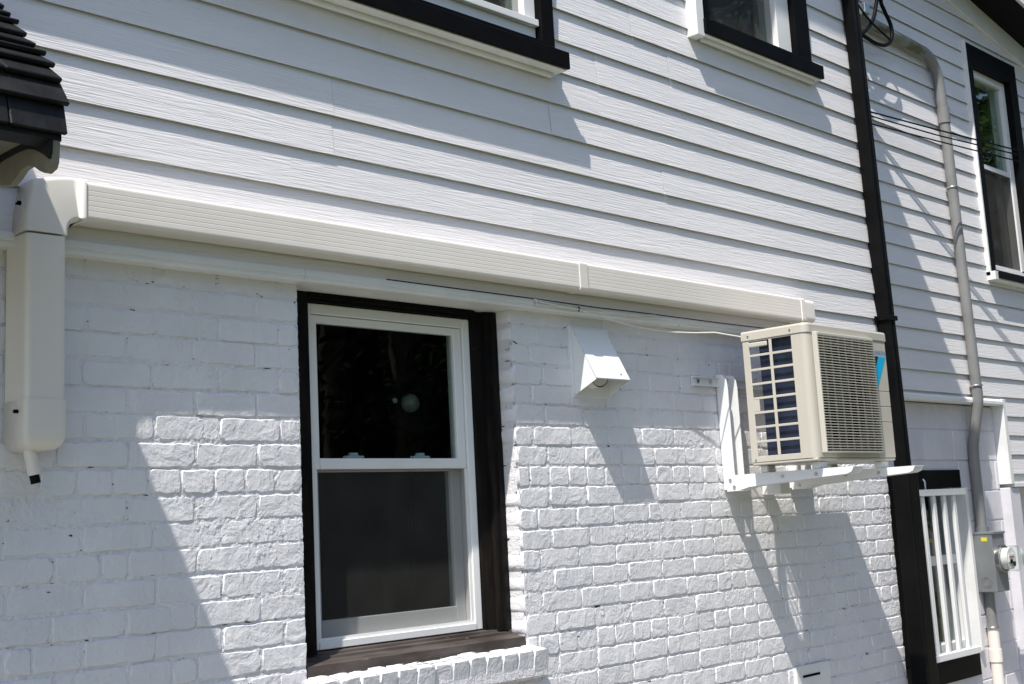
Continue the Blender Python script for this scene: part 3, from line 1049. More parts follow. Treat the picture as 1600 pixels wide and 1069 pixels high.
# roof profile (Y,Z) at the verge, from the top at the wall down to the eave
prof = [(-0.482 + 0.0482 * k, 0.498 + 0.0458 * k) for k in range(10, 0, -1)] + [(-0.482, 0.498), (-0.519, 0.466), (-0.552, 0.439), (-0.600, 0.393), (-0.644, 0.353), (-0.687, 0.322), (-0.728, 0.284), (-0.766, 0.241), (-0.789, 0.188), (-0.790, 0.130)]
deck = MB()
inner = [(y + 0.028, z - 0.03) for y, z in prof]
deck.prism(prof_ := [(-0.056, 0.88)] + inner[1:] + [(-0.70, 0.128), (-0.056, 0.128)], 'X', -3.4, XV - 0.035)
part('roof_deck', deck, M_BEIGE, pr, label='beige boarded underside')
trng = random.Random(3)
for i in range(len(prof) - 1):
    (ya, za), (yb_, zb_) = prof[i], prof[i + 1]
    d = Vector((0, yb_ - ya, zb_ - za))
    ln = d.length
    d.normalize()
    nrm = Vector((0, d.z, -d.y))
    if nrm.y > 0:
        nrm = -nrm
    x = XV + trng.uniform(-.004, .004)
    first = True
    off = 0.0 if i % 2 else 0.13
    edges = [XV + trng.uniform(-.005, .003)]
    nxt = XV - (0.26 - off)
    while nxt > -2.6:
        edges.append(nxt)
        nxt -= 0.26
    for a, b in zip(edges, edges[1:]):
        a2, b2 = a - 0.0012, b + 0.0012
        lift = trng.uniform(0, 0.003)
        top = Vector((0, ya, za)) - d * 0.012 + nrm * 0.002
        bot = Vector((0, yb_, zb_)) + d * 0.012 + nrm * (0.020 + lift)
        th = nrm * -0.013
        P = []
        for xx in (a2, b2):
            for q in (top, bot, bot + th, top + th):
                P.append((xx, q.y, q.z))
        tm = MB()
        bmx = bmesh.new()
        vs = [bmx.verts.new(p) for p in P]
        for q in ((0, 1, 2, 3), (7, 6, 5, 4), (0, 4, 5, 1), (1, 5, 6, 2), (2, 6, 7, 3), (3, 7, 4, 0)):
            bmx.faces.new([vs[k] for k in q])
        bmesh.ops.bevel(bmx, geom=bmx.edges[:], offset=0.0028, segments=1, affect='EDGES')
        bmx.verts.index_update()
        tm.add([v.co.copy() for v in bmx.verts], [[v.index for v in f.verts] for f in bmx.faces])
        bmx.free()
        part('tile', tm, M_TILE, pr)
# eave: black board over a scrolled beige end board
eb = MB()
eb.prism([(-0.755, 0.150), (-0.797, 0.138), (-0.799, 0.106), (-0.755, 0.098)], 'X', -3.4, XV - .014)
part('eave_board', eb, M_TILE, pr)
wave = [(-0.797, 0.079), (-0.790, 0.066), (-0.765, 0.082), (-0.725, 0.101), (-0.684, 0.113), (-0.642, 0.116), (-0.586, 0.116), (-0.523, 0.112), (-0.40, 0.10), (-0.06, 0.10)]
low = [(-0.793, 0.060), (-0.785, 0.048), (-0.760, 0.043), (-0.737, 0.053), (-0.714, 0.067), (-0.684, 0.077), (-0.654, 0.075), (-0.628, 0.062), (-0.603, 0.053), (-0.572, 0.058), (-0.524, 0.078), (-0.47, 0.085), (-0.41, 0.070), (-0.36, 0.062), (-0.06, 0.065)]
xx = XV - .016
part('scroll_board', MB().prism([(-0.06, 0.16), (-0.75, 0.16), (-0.797, 0.105)] + low, 'X', xx - 0.016, xx), M_BEIGE, pr, label='beige scroll-cut board at the end of the eave')
part('scroll_edge', MB().prism([(-0.06, 0.158), (-0.748, 0.158), (-0.7985, 0.104)] + wave, 'X', xx - 0.0225, xx - 0.0165), M_TILE, pr)

# ------------------------------------------------------------------ line-set duct
duct = thing('pipe_cover_duct', 'ivory plastic pipe duct running along the wall above the window to the air conditioner', 'duct', (0.9, -0.08, 0.13))
DB, DF, DZ0, DZ1 = -0.0535, -0.127, 0.130, 0.236


def duct_profile(y_back, y_front, a0, a1, groove=0.00035, g=5, r=0.011, grow=0.0):
    """cross-section (y, a): back edge flat, rounded front corners, faint ribs on the face"""
    y_front -= grow
    a0 -= grow
    a1 += grow
    pts = [(y_back, a0)]
    for i in range(6):
        a = math.radians(90 * i / 5)
        pts.append((y_front + r - r * math.sin(a), a0 + r - r * math.cos(a)))
    for k in range(1, g + 1):
        c = a0 + r + (a1 - a0 - 2 * r) * k / (g + 1)
        if groove:
            pts += [(y_front, c - 0.0016), (y_front + groove, c - 0.0005), (y_front + groove, c + 0.0005), (y_front, c + 0.0016)]
    for i in range(6):
        a = math.radians(90 * i / 5)
        pts.append((y_front + r - r * math.cos(a), a1 - r + r * math.sin(a)))
    pts.append((y_back, a1))
    return pts


P1 = duct_profile(DB, DF, DZ0, DZ1)
part('cover', MB().prism(P1, 'X', -0.788, 1.243), M_IVORY, duct, label='long cover over the window')
part('cover', MB().prism(P1, 'X', 1.2445, 2.80), M_IVORY, duct, label='shorter cover ending above the air conditioner')
part('joint_sleeve', MB().prism(duct_profile(DB, DF, DZ0, DZ1, 0, grow=0.003), 'X', 1.222, 1.266), M_IVORY, duct)
part('end_piece', MB().prism(duct_profile(DB, DF, DZ0, DZ1, 0, grow=0.003), 'X', 2.785, 2.815).prism(duct_profile(DB, DF, DZ0, DZ1, 0, r=0.02, grow=0.0), 'X', 2.815, 2.90), M_IVORY, duct)
# elbow: the section swept through a quarter turn, from along X to along -Z
VX0, VX1 = -0.948, -0.838
el = MB()
secs = []
P0 = duct_profile(DB + .002, DF, 0.0, 0.112, 0, r=0.012, grow=0.003)
ins = 0.034         # inner radius
for s in range(-2, 13):
    if s < 0:
        ang = 0.0
        shift = (0.018 if s == -2 else 0.0)
        ctr = Vector((-0.836 + ins, 0, DZ0 - ins - .003))
        row = [(ctr.x + shift, y, ctr.z + ins + a) for y, a in P0]
    elif s <= 10:
        ang = math.radians(90 * s / 10)
        ctr = Vector((-0.836 + ins, 0, DZ0 - ins - .003))
        sq = 1.0
        row = []
        for y, a in P0:
            rad = ins + a
            # outer corner kept squarer than a circle
            cx_, cz_ = math.sin(ang), math.cos(ang)
            k = 1.0 / max(abs(cx_), abs(cz_)) ** (0.55 * (a / 0.115 if a > 0 else 0))
            row.append((ctr.x - rad * cx_ * k, y, ctr.z + rad * cz_ * k))
    else:
        row = [(ctr.x - ins - a, y, ctr.z - 0.006 * (s - 10)) for y, a in P0]
    secs.append(row)
npf = len(P0)
vs = [q for row in secs for q in row]
fs = []
for i in range(len(secs) - 1):
    for k in range(npf):
        k2 = (k + 1) % npf
        fs.append((i * npf + k, i * npf + k2, (i + 1) * npf + k2, (i + 1) * npf + k))
el.add(vs, fs, True)
el.add(secs[0], [tuple(range(npf))])
el.add(secs[-1], [tuple(range(npf))])
part('elbow', el, M_IVORY, duct)
part('screw', MB().tube([(-0.955, -0.105, 0.155), (-0.963, -0.105, 0.155)], 0.006, 8).tube([(-0.962, -0.105, 0.155), (-0.966, -0.100, 0.152)], 0.003, 6), M_DARK, duct)
# vertical run: profile in (x,y)
vp = [(x, y) for (y, x) in [(yy, VX0 + (aa - 0)) for yy, aa in duct_profile(-0.012, DF, 0.0, VX1 - VX0, 0, r=0.014)]]
part('cover', MB().prism(vp, 'Z', -0.36, 0.075), M_IVORY, duct, label='short vertical cover at the left')
# lower end cap, rounded towards the bottom
cap = MB()
secs = []
for s, (dz, gr) in enumerate([(-0.355, 0.003), (-0.43, 0.003), (-0.455, 0.002), (-0.472, -0.005), (-0.481, -0.016), (-0.485, -0.042)]):
    pf = duct_profile(-0.010, DF, 0.0, VX1 - VX0, 0, r=0.015, grow=gr)
    secs.append([(VX0 + a, min(y, -0.008), dz) for y, a in pf])
npf = len(secs[0])
vs = [q for row in secs for q in row]
fs = [(i * npf + k, i * npf + (k + 1) % npf, (i + 1) * npf + (k + 1) % npf, (i + 1) * npf + k) for i in range(len(secs) - 1) for k in range(npf)]
cap.add(vs, fs, True)
cap.add(secs[0], [tuple(range(npf))])
cap.add(secs[-1], [tuple(range(npf))])
part('end_cap', cap, M_IVORY, duct)
part('screw', MB().tube([(-0.953, -0.095, -0.385), (-0.963, -0.095, -0.385)], 0.005, 8), M_DARK, duct)
dr = part('drain_tube', MB().tube([(-0.915, -0.080, -0.47), (-0.909, -0.081, -0.505), (-0.902, -0.083, -0.545)], 0.0165, 16), M_IVORY, duct)
part('rubber_tip', MB().tube([(-0.9025, -0.083, -0.543), (-0.898, -0.085, -0.566)], 0.0125, 12), M_CABLE_B, dr)

# ------------------------------------------------------------------ cables under the duct
single('black_cable', MB().tube([(0.32, -0.061, 0.089), (0.5, -0.061, 0.0885), (1.03, -0.064, 0.087), (1.4, -0.064, 0.084), (1.66, -0.064, 0.086), (2.1, -.064, .085), (2.6, -0.066, 0.086)], 0.0019, 7), M_CABLE_B,
       'thin black cable clipped along the drip band under the duct', 'cable', (1.3, -0.06, 0.085))
wc = thing('white_cable', 'thin white cable sagging below the duct to the air conditioner', 'cable', (1.7, -0.06, 0.04))
pts = [(1.03, -0.066, 0.080), (1.12, -.068, .073), (1.27, -0.070, 0.066), (1.38, -.074, .050), (1.49, -0.078, 0.033), (1.64, -.082, .018), (1.80, -0.09, 0.012), (1.95, -.11, .016), (2.06, -0.135, 0.022), (2.20, -0.20, 0.0), (2.22, -0.205, -0.03)]
part('cord', MB().tube(pts, 0.0036, 7), M_CABLE_W, wc)
part('cord', MB().tube([(1.03, -0.066, 0.083), (1.3, -.067, .074), (1.6, -.068, .070), (1.75, -.067, .082)], 0.0028, 6), M_CABLE_W, wc)
part('clip', MB().tube([(1.03, -0.055, 0.088), (1.03, -0.075, 0.080), (1.035, -.070, .062), (1.03, -.06, .066)], 0.004, 7), M_CABLE_W, wc)
part('clip', MB().tube([(1.27, -0.055, 0.080), (1.27, -0.074, 0.072), (1.272, -.068, .058)], 0.003, 7), M_CABLE_B, wc)

# ------------------------------------------------------------------ vent hood
hood = thing('dryer_vent_hood', 'white metal wall vent hood on the bricks beside the window', 'vent hood', (1.40, 0.0, -0.24))
hx0, hx1 = 1.296, 1.498
part('flange', box(hx0 - 0.012, hx1 + 0.018, -0.006, 0.004, -0.262, 0.014, bevel=0.001, segs=1), M_BRACKET, hood)
hb = MB()
t_ = 0.0015
yl = -0.116
# sloping top, two triangular cheeks, lip
hb.add([(hx0, -0.007, 0.006), (hx1, -0.007, 0.006), (hx1, yl, -0.200), (hx0, yl, -0.200), (hx0, -0.007, 0.003), (hx1, -0.007, 0.003), (hx1, yl + .001, -0.204), (hx0, yl + .001, -0.204)],
       [(0, 1, 2, 3), (4, 5, 6, 7), (0, 1, 5, 4), (2, 3, 7, 6), (0, 3, 7, 4), (1, 2, 6, 5)])
for xx in (hx0, hx1 - t_):
    tri = [(-0.0065, 0.0045), (yl, -0.2015), (yl + 0.004, -0.206), (-0.0065, -0.254)]
    hb.prism(tri, 'X', xx, xx + t_)
part('cowl', hb, M_BRACKET, hood)
part('duct_collar', MB().tube([(1.397, -0.045, -0.165), (1.397, 0.0, -0.165)], 0.062, 24, cap=False).tube([(1.397, -0.045, -0.165), (1.397, -0.012, -0.165)], 0.056, 24), M_TRIM, hood)
part('rivet', MB().disc_cyl((hx1 - 0.045, yl + 0.012, -0.176), (0, -.9, .45), 0.005, 0.004, 10), M_BRACKET, hood)

# small slotted weep cover low on the wall
wv = thing('wall_slot_cover', 'small white slotted cover low on the bricks in the shadow of the air conditioner', 'vent', (2.80, 0.0, -1.50))
part('plate', box(2.655, 2.945, -0.016, 0.006, -1.60, -1.420, bevel=0.006, segs=2), M_TRIM, wv)
part('slot', box(2.705, 2.845, -0.019, -0.0155, -1.470, -1.460), M_DARK, wv)

# ------------------------------------------------------------------ AC bracket
br = thing('wall_bracket', 'white steel wall bracket carrying the air conditioner', 'bracket', (2.55, 0.0, -0.63))
part('rail', MB().prism([(-0.004, -0.148), (-0.022, -0.148), (-0.022, -0.152), (-0.010, -0.153), (-0.010, -0.183), (-0.022, -0.184), (-0.022, -0.188), (-0.004, -0.188)], 'X', 2.05, 3.02), M_BRACKET, br)
for xx in (2.085, 2.18):
    part('bolt', MB().disc_cyl((xx, -0.009, -0.168), (0, -1, 0), 0.009, 0.008, 6), M_METAL, br)
AZ1 = -0.572
for ax in (2.232, 2.745):
    up_ = MB()
    x0_, x1_ = ax, ax + 0.075
    # upright: channel open to the front, rounded top
    for xx in (x0_, x1_ - 0.003):
        pts = [(-0.004, -0.632), (-0.062, -0.632), (-0.062, -0.20), (-0.058, -0.165), (-0.045, -0.142), (-0.024, -0.135), (-0.004, -0.135)]
        up_.prism(pts, 'X', xx, xx + 0.003)
    up_.box(x0_ + .003, x1_ - .003, -0.007, -0.004, -0.632, -0.14)
    part('upright', up_, M_BRACKET, br)
    ar = MB()
    for xx in (x0_ - 0.0035, x1_ + 0.0005):
        pts = [(-0.020, AZ1), (-0.020, -0.640), (-0.075, -0.640), (-0.135, -0.626), (-0.60, -0.600), (-0.62, -0.592), (-0.632, AZ1)]
        ar.prism(pts, 'X', xx, xx + 0.003)
    ar.box(x0_ - .0004, x1_ + .0004, -0.632, -0.066, AZ1 - .003, AZ1)
    part('arm', ar, M_BRACKET, br)
    for (yy, zz) in ((-0.042, -0.592), (-0.060, -0.622), (-0.30, -0.592), (-0.46, -.592)):
        part('bolt', MB().disc_cyl((x0_ - 0.0035, yy, zz), (-1, 0, 0), 0.0075, 0.005, 6), M_METAL, br)
part('stub', box(2.52, 2.60, -0.10, -0.004, -0.66, -0.61, bevel=.003, segs=1), M_BRACKET, br)

# ------------------------------------------------------------------ air conditioner
ax0, ax1, ay0, ay1, az0, az1 = 2.174, 2.825, -0.505, -0.193, -0.541, 0.022
ac = thing('air_conditioner', 'cream outdoor air conditioner unit mounted on white wall bracket', 'air conditioner', ((ax0 + ax1) / 2, (ay0 + ay1) / 2, AZ1))
R_ = 0.030
zt0 = az1 - 0.040        # top pan joint
cas = MB()
# left side panel as a lattice with two columns of openings
yA, yB = ay1 - 0.004, ay0 + 0.094          # back and front of the open field (y runs to the front)
ycols = [(-0.226, -0.322), (-0.336, -0.430)]
nrow = 8
zb0, zb1 = az0 + 0.036, zt0 - 0.006
ph = (zb1 - zb0) / nrow
sx = ax0 + 0.0
th = 0.004


def sidebox(y0_, y1_, z0_, z1_):
    cas.box(sx, sx + th, min(y0_, y1_), max(y0_, y1_), z0_, z1_, 0.0012, 1)


sidebox(ay1, ycols[0][0], az0 + .012, zt0)
sidebox(ycols[0][1], ycols[1][0], zb0, zb1)
sidebox(ycols[1][1], ay0 + R_, az0 + .012, zt0)
sidebox(ycols[0][0], ycols[1][1], az0 + .012, zb0)
sidebox(ycols[0][0], ycols[1][1], zb1, zt0)
for ci, (ya, yb_) in enumerate(ycols):
    for k in range(1, nrow):
        zz = zb0 + ph * k
        sidebox(ya, yb_, zz - 0.0050, zz + 0.0050)
# one opening is narrower in the rear column
sidebox(ycols[0][0], ycols[0][0] - 0.028, zb0 + ph * 3 + .0056, zb0 + ph * 4 - .0056)
part('side_panel', cas, M_AC, ac, label='left side panel with two columns of openings')
# rounded corner + front panel border
cr = MB()
arc = []
for i in range(9):
    a = math.radians(90 * i / 8)
    arc.append((ax0 + R_ - R_ * math.cos(a), ay0 + R_ - R_ * math.sin(a)))
inn = [(x + (ax0 + R_ - x) * 0.13, y + (ay0 + R_ - y) * 0.13) for x, y in arc]
cr.prism(arc + inn[::-1], 'Z', az0 + .012, zt0, smooth=False)
part('corner_post', cr, M_AC, ac)
gx0_, gx1_ = ax0 + 0.042, ax0 + 0.506
gz0, gz1 = az0 + 0.034, zt0 - 0.008
fp = MB()
fp.box(ax0 + R_, gx0_, ay0, ay0 + .004, az0 + .012, zt0)
fp.box(gx0_, gx1_, ay0, ay0 + .004, az0 + .012, gz0)
fp.box(gx0_, gx1_, ay0, ay0 + .004, gz1, zt0)
for (a, b) in ((az0 + .012, az0 + 0.165), (az0 + 0.167, az0 + 0.232), (az0 + 0.234, az0 + 0.299), (az0 + 0.301, zt0)):
    fp.box(gx1_ + .0005, ax1 - .001, ay0, ay0 + .010, a, b, 0.0015, 1)
part('front_panel', fp, M_AC, ac)
part('right_panel', box(ax1 - .004, ax1, ay0 + .0105, ay1, az0 + .012, zt0), M_AC, ac)
part('rear_panel', box(ax0 + 0.24, ax1 - .005, ay1 - .006, ay1 - .002, az0 + .012, zt0), M_AC, ac)
tp = MB()
tprof = []
for i in range(9):
    a = math.radians(90 * i / 8)
    tprof.append((ax0 - .003 + R_ - R_ * math.cos(a), ay0 - .003 + R_ - R_ * math.sin(a)))
tprof += [(ax1 + .003, ay0 - .003), (ax1 + .003, ay1 + .003), (ax0 - .003, ay1 + .003)]
ins_ = [((x - 2.5) * 0.99 + 2.5, (y + .35) * 0.975 - .35) for x, y in tprof]
nn = len(tprof)
vs = [(x, y, zt0 + .001) for x, y in tprof] + [(x, y, az1 - .008) for x, y in tprof] + [(x, y, az1) for x, y in ins_]
fs = [(i, (i + 1) % nn, nn + (i + 1) % nn, nn + i) for i in range(nn)] + [(nn + i, nn + (i + 1) % nn, 2 * nn + (i + 1) % nn, 2 * nn + i) for i in range(nn)]
fs += [tuple(range(nn))[::-1], tuple(range(2 * nn, 3 * nn))]
tp.add(vs, fs)
part('top_cover', tp, M_AC, ac)
part('base_pan', box(ax0 + .002, ax1 - .002, ay0 + .002, ay1 - .002, az0, az0 + .0115, bevel=.003, segs=1), M_AC, ac)
for yy in (-0.225, -0.43):
    part('screw', MB().disc_cyl((ax0 - .003, yy, az1 - .022), (-1, 0, 0), 0.0042, 0.003, 8), M_METAL, ac)
part('screw', MB().disc_cyl((ax0, -0.215, az0 + .022), (-1, 0, 0), 0.004, 0.003, 8), M_METAL, ac)
part('handle', box(ax0 - .010, ax0, -0.318, -0.228, zb1 - .026, zb1 - .006, bevel=.004, segs=2), M_AC, ac)
# grille: proud frame with wires
gr = MB()
yg = ay0 - 0.024
gr.box(gx0_ - .004, gx0_ + .006, yg, ay0 - .0005, gz0 - .004, gz1 + .010, .003, 2)
gr.box(gx1_ - .004, gx1_ + .004, yg + .004, ay0 - .0005, gz0 - .004, gz1 + .010, .003, 2)
gr.box(gx0_ + .006, gx1_ - .004, yg, ay0 - .0005, gz1 - .004, gz1 + .010, .003, 2)
gr.box(gx0_ + .006, gx1_ - .004, yg, ay0 - .0005, gz0 - .004, gz0 + .004, .003, 2)
nw = 43
for k in range(1, nw):
    zz = gz0 + (gz1 - gz0) * k / nw
    gr.box(gx0_ + .002, gx1_ - .002, yg - .002, yg + .006, zz - .0015, zz + .0015)
for k in range(1, 8):
    xx = gx0_ + (gx1_ - gx0_) * k / 8
    gr.box(xx - .0022, xx + .0022, yg + .006, yg + .012, gz0, gz1)
part('grille', gr, M_GRILLE, ac, kind='stuff')
# fan shroud, fan, coil and dark inside
fc = Vector(((gx0_ + gx1_) / 2, ay0 + 0.03, (gz0 + gz1) / 2))
shr = MB()
ring_o, ring_i, seg = [], [], 36
for k in range(seg):
    a = 2 * PI * k / seg
    ca, sa = math.cos(a), math.sin(a)
    rr = 0.205
    s_ = 1 / max(abs(ca) / ((gx1_ - gx0_) / 2), abs(sa) / ((gz1 - gz0) / 2))
    ring_o.append((fc.x + ca * s_, ay0 + .006, fc.z + sa * s_))
    ring_i.append((fc.x + ca * rr, ay0 + .02, fc.z + sa * rr))
shr.add(ring_o + ring_i, [(k, (k + 1) % seg, seg + (k + 1) % seg, seg + k) for k in range(seg)])
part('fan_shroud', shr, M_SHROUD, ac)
fn = MB()
fn.disc_cyl((fc.x, ay0 + .03, fc.z), (0, 1, 0), 0.05, 0.06, 20, .008)
for k in range(3):
    a0 = 2 * PI * k / 3 + .4
    P, F = [], []
    for j in range(8):
        a = a0 + j * 0.2
        for rr in (0.048, 0.12, 0.192):
            P.append((fc.x + math.cos(a) * rr, ay0 + .04 + 0.008 * j, fc.z + math.sin(a) * rr))
    F = [(j * 3 + i, j * 3 + i + 1, j * 3 + i + 4, j * 3 + i + 3) for j in range(7) for i in range(2)]
    fn.add(P, F, True)
part('fan', fn, M_FAN, ac)
co = MB()
co.box(ax0 + 0.020, ax0 + 0.045, ay0 + 0.05, -0.262, az0 + .014, zt0 - .002)
co.box(ax0 + 0.046, ax0 + 0.242, -0.276, -0.254, az0 + .014, zt0 - .002)
part('coil', co, M_COIL, ac)
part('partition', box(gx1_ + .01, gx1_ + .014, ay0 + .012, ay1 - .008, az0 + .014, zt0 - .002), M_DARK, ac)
for xx in (ax0 + 0.085, ax1 - 0.055):
    for yy in (ay0 + .045, ay1 - .02):
        part('foot', box(xx - .03, xx + .035, yy - .018, yy + .018, AZ1 + .0005, az0 - .0005, bevel=.004, segs=1), M_BRACKET, ac)
# maker's mark
tc = bpy.data.curves.new('logo', 'FONT')
tc.body = 'DAIKIN'
tc.size = 0.030
tc.space_character = 0.95
to = bpy.data.objects.new('logo', tc)
COL.objects.link(to)
dg = bpy.context.evaluated_depsgraph_get()
me = bpy.data.meshes.new_from_object(to.evaluated_get(dg))
bpy.data.objects.remove(to)
wx = max(v.co.x for v in me.vertices)
lw = 0.112
lm = MB()
lx0, lz0 = gx1_ + 0.024, zt0 - 0.062
lm.add([(lx0 + v.co.x / wx * lw, ay0 - .0012, lz0 + v.co.y * 0.92) for v in me.vertices], [tuple(p.vertices) for p in me.polygons])
lg = part('brand_lettering', lm, M_BLUE, ac)
part('brand_mark', MB().add([(lx0 + .004, ay0 - .0012, lz0 - .008), (lx0 + .048, ay0 - .0012, lz0 - .008), (lx0 + .016, ay0 - .0012, lz0 - .060)], [(0, 1, 2)]), M_INK, ac)
part('brand_mark', MB().add([(lx0 + .050, ay0 - .0012, lz0 - .008), (lx0 + .112, ay0 - .0012, lz0 - .008), (lx0 + .022, ay0 - .0012, lz0 - .145), (lx0 + .017, ay0 - .0012, lz0 - .062)], [(0, 1, 2, 3)]), M_CYAN, ac)

# ------------------------------------------------------------------ downpipe at the corner
dp = thing('downpipe', 'black square downpipe at the corner of the house', 'downpipe', (3.67, -0.08, GROUND))
pp = MB()
zs = [(3.7, 3.575), (1.95, 3.592), (0.88, 3.618), (-0.12, 3.650), (-0.60, 3.658)]
secs = []
for z, x in zs:
    xa_, xb_ = x, x + 0.066
    secs.append([(xa_, -0.054, z), (xa_, -0.112, z), (xa_ + 0.006, -0.118, z), (xa_ + .018, -0.118, z), (xa_ + .022, -0.113, z), (xa_ + .044, -0.113, z), (xa_ + .048, -0.118, z), (xb_ - 0.006, -0.118, z), (xb_, -0.112, z), (xb_, -0.054, z)])
npf = 10
vs = [q for row in secs for q in row]
fs = [(i * npf + k, i * npf + (k + 1) % npf, (i + 1) * npf + (k + 1) % npf, (i + 1) * npf + k) for i in range(len(secs) - 1) for k in range(npf)]
pp.add(vs, fs)
pp.add(secs[0], [tuple(range(npf))])
pp.add(secs[-1], [tuple(range(npf))])
part('pipe', pp, M_PIPE, dp)
part('standpipe', box(3.628, 3.735, -0.140, -0.046, GROUND, -0.575, bevel=.008, segs=2), M_PIPE, dp)
for z, x in ((0.215, 3.64),):
    part('pipe_strap', MB().box(x - .012, x + .082, -0.123, -0.052, z - .012, z + .012, .002, 1).box(x - .03, x - .012, -0.060, -0.050, z - .03, z + .012, .001, 1), M_PIPE, dp)
part('corner_trim', box(CORNER - .035, CORNER + 0.012, -0.064, 0.10, BTOP + .04, EAVE, bevel=.002, segs=1), M_PIPE, dp)

# ------------------------------------------------------------------ conduit, meter
cn = thing('service_conduit', 'grey service conduit bending down the wing wall to the meter', 'conduit', (6.05, 0.52, GROUND))
RC = 0.036
CY = 0.528


def bend(c, r, a0, a1, n=8):
    return [(c[0] + r * math.cos(math.radians(a0 + (a1 - a0) * k / n)), CY, c[2] + r * math.sin(math.radians(a0 + (a1 - a0) * k / n))) for k in range(n + 1)]


part('mossy_length', MB().tube([(4.45, CY, 2.375), (5.2, CY, 2.355), (5.74, CY, 2.335)], RC, 16), M_CONDUIT_OLD, cn, label='mossy brown level length of the conduit')
pts = [(5.745, CY, 2.335)] + bend((5.745, CY, 2.12), 0.215, 88, 0)[1:] + [(5.965, CY, 2.0), (5.972, CY, 1.94)]
part('elbow', MB().tube(pts, RC, 16), M_CONDUIT, cn)
part('coupling', MB().tube([(5.972, CY, 1.97), (5.974, CY, 1.86)], RC + .006, 16), M_CONDUIT, cn)
pts = [(5.974, CY, 1.94), (5.985, CY, 1.3), (6.0, CY, .58), (6.012, CY, .05), (6.018, CY, -0.05), (6.020, CY + .012, -0.12), (6.022, CY + .045, -0.25), (6.022, CY + .070, -0.36), (6.022, CY + .076, -0.45), (6.022, CY + .076, -0.93)]
part('upright', MB().tube(pts, RC, 16), M_CONDUIT, cn)
for (x, z) in ((5.985, 1.40), (6.012, 0.03)):
    st = MB()
    st.tube([(x + (RC + .003) * math.cos(a), CY + (RC + .003) * math.sin(a), z) for a in [2 * PI * k / 16 for k in range(17)]], 0.0065, 6)
    st.box(x + RC, x + RC + 0.055, CY + .02, CY + .034, z - .012, z + .012, .002, 1)
    st.disc_cyl((x + RC + .036, CY + .02, z), (0, -1, 0), 0.008, 0.012, 6)
    part('strap', st, M_METAL, cn)
mt = thing('electric_meter', 'grey electric meter box with clear round glass meter on the block wall', 'meter', (6.02, 0.57, -1.33))
mx0, mx1, my0, my1, mz0, mz1 = 5.933, 6.125, 0.502, 0.640, -1.330, -0.945
mbx = part('box', box(mx0, mx1, my0, my1, mz0, mz1, bevel=.005, segs=2), M_BOXGREY, mt)
part('box_lid', box(mx0 - .003, mx1 + .003, my0 - .008, my1, mz1 - .012, mz1 + .004, bevel=.002, segs=1), M_BOXGREY, mt)
part('hub', MB().tube([(6.022, CY + .076, -0.945), (6.022, CY + .076, -0.905)], 0.046, 16), M_BOXGREY, mt)
part('sticker', box(mx0 - .0012, mx0, 0.535, 0.575, -1.00, -0.975), M_STICKER, mbx)
kn = MB()
kn.tube([(mx0 - .0006, 0.565 + .034 * math.cos(a), -1.265 + .034 * math.sin(a)) for a in [2 * PI * k / 24 for k in range(25)]], 0.0018, 6)
kn.tube([(mx0 - .0006, 0.565 + .023 * math.cos(a), -1.265 + .023 * math.sin(a)) for a in [2 * PI * k / 24 for k in range(25)]], 0.0015, 6)
part('knockout', kn, M_BOXGREY, mbx)
mc = (6.030, -1.118)
part('collar', MB().tube([(mc[0], my0, mc[1]), (mc[0], my0 - .03, mc[1])], 0.092, 32), M_METAL, mt)
part('register', MB().tube([(mc[0], my0 - .031, mc[1]), (mc[0], my0 - .075, mc[1])], 0.070, 28).box(mc[0] - .05, mc[0] + .05, my0 - .082, my0 - .076, mc[1] - .02, mc[1] + .03), M_VINYL, mt)
part('dial', MB().box(mc[0] - .04, mc[0] - .005, my0 - .086, my0 - .083, mc[1] - .03, mc[1] - .005).box(mc[0] + .0, mc[0] + .035, my0 - .086, my0 - .083, mc[1] - .05, mc[1] - .02), M_DARK, mt)
part('rating_plate', box(mc[0] - .05, mc[0] + .02, my0 - .0855, my0 - .083, mc[1] + .010, mc[1] + .016), M_RED, mt)
part('glass_cover', MB().tube([(mc[0], my0 - .030, mc[1]), (mc[0], my0 - .115, mc[1]), (mc[0], my0 - .128, mc[1]), (mc[0], my0 - .131, mc[1])], [0.084, 0.082, 0.072, 0.03], 32), M_METERGLASS, mt)
lp = thing('meter_riser_pipe', 'pale pipe rising from the ground to the underside of the meter box', 'pipe', (6.02, 0.6, GROUND))
part('pipe', MB().tube([(6.022, CY + .074, -1.332), (6.022, CY + .074, -1.60)], 0.033, 14), M_CONDUIT, lp)
part('pipe', MB().tube([(6.022, CY + .074, -1.56), (6.022, CY + .074, GROUND)], 0.037, 14), M_IVORY, lp)
part('coupling', MB().tube([(6.022, CY + .074, -1.78), (6.022, CY + .074, -1.70)], 0.043, 14), M_IVORY, lp)
stp = MB()
stp.tube([(6.022 + .041 * math.cos(a), CY + .074 + .041 * math.sin(a), -1.56) for a in [2 * PI * k / 16 for k in range(17)]], 0.007, 6)
stp.box(6.06, 6.12, 0.615, 0.636, -1.572, -1.548, .002, 1)
part('strap', stp, M_METAL, lp)

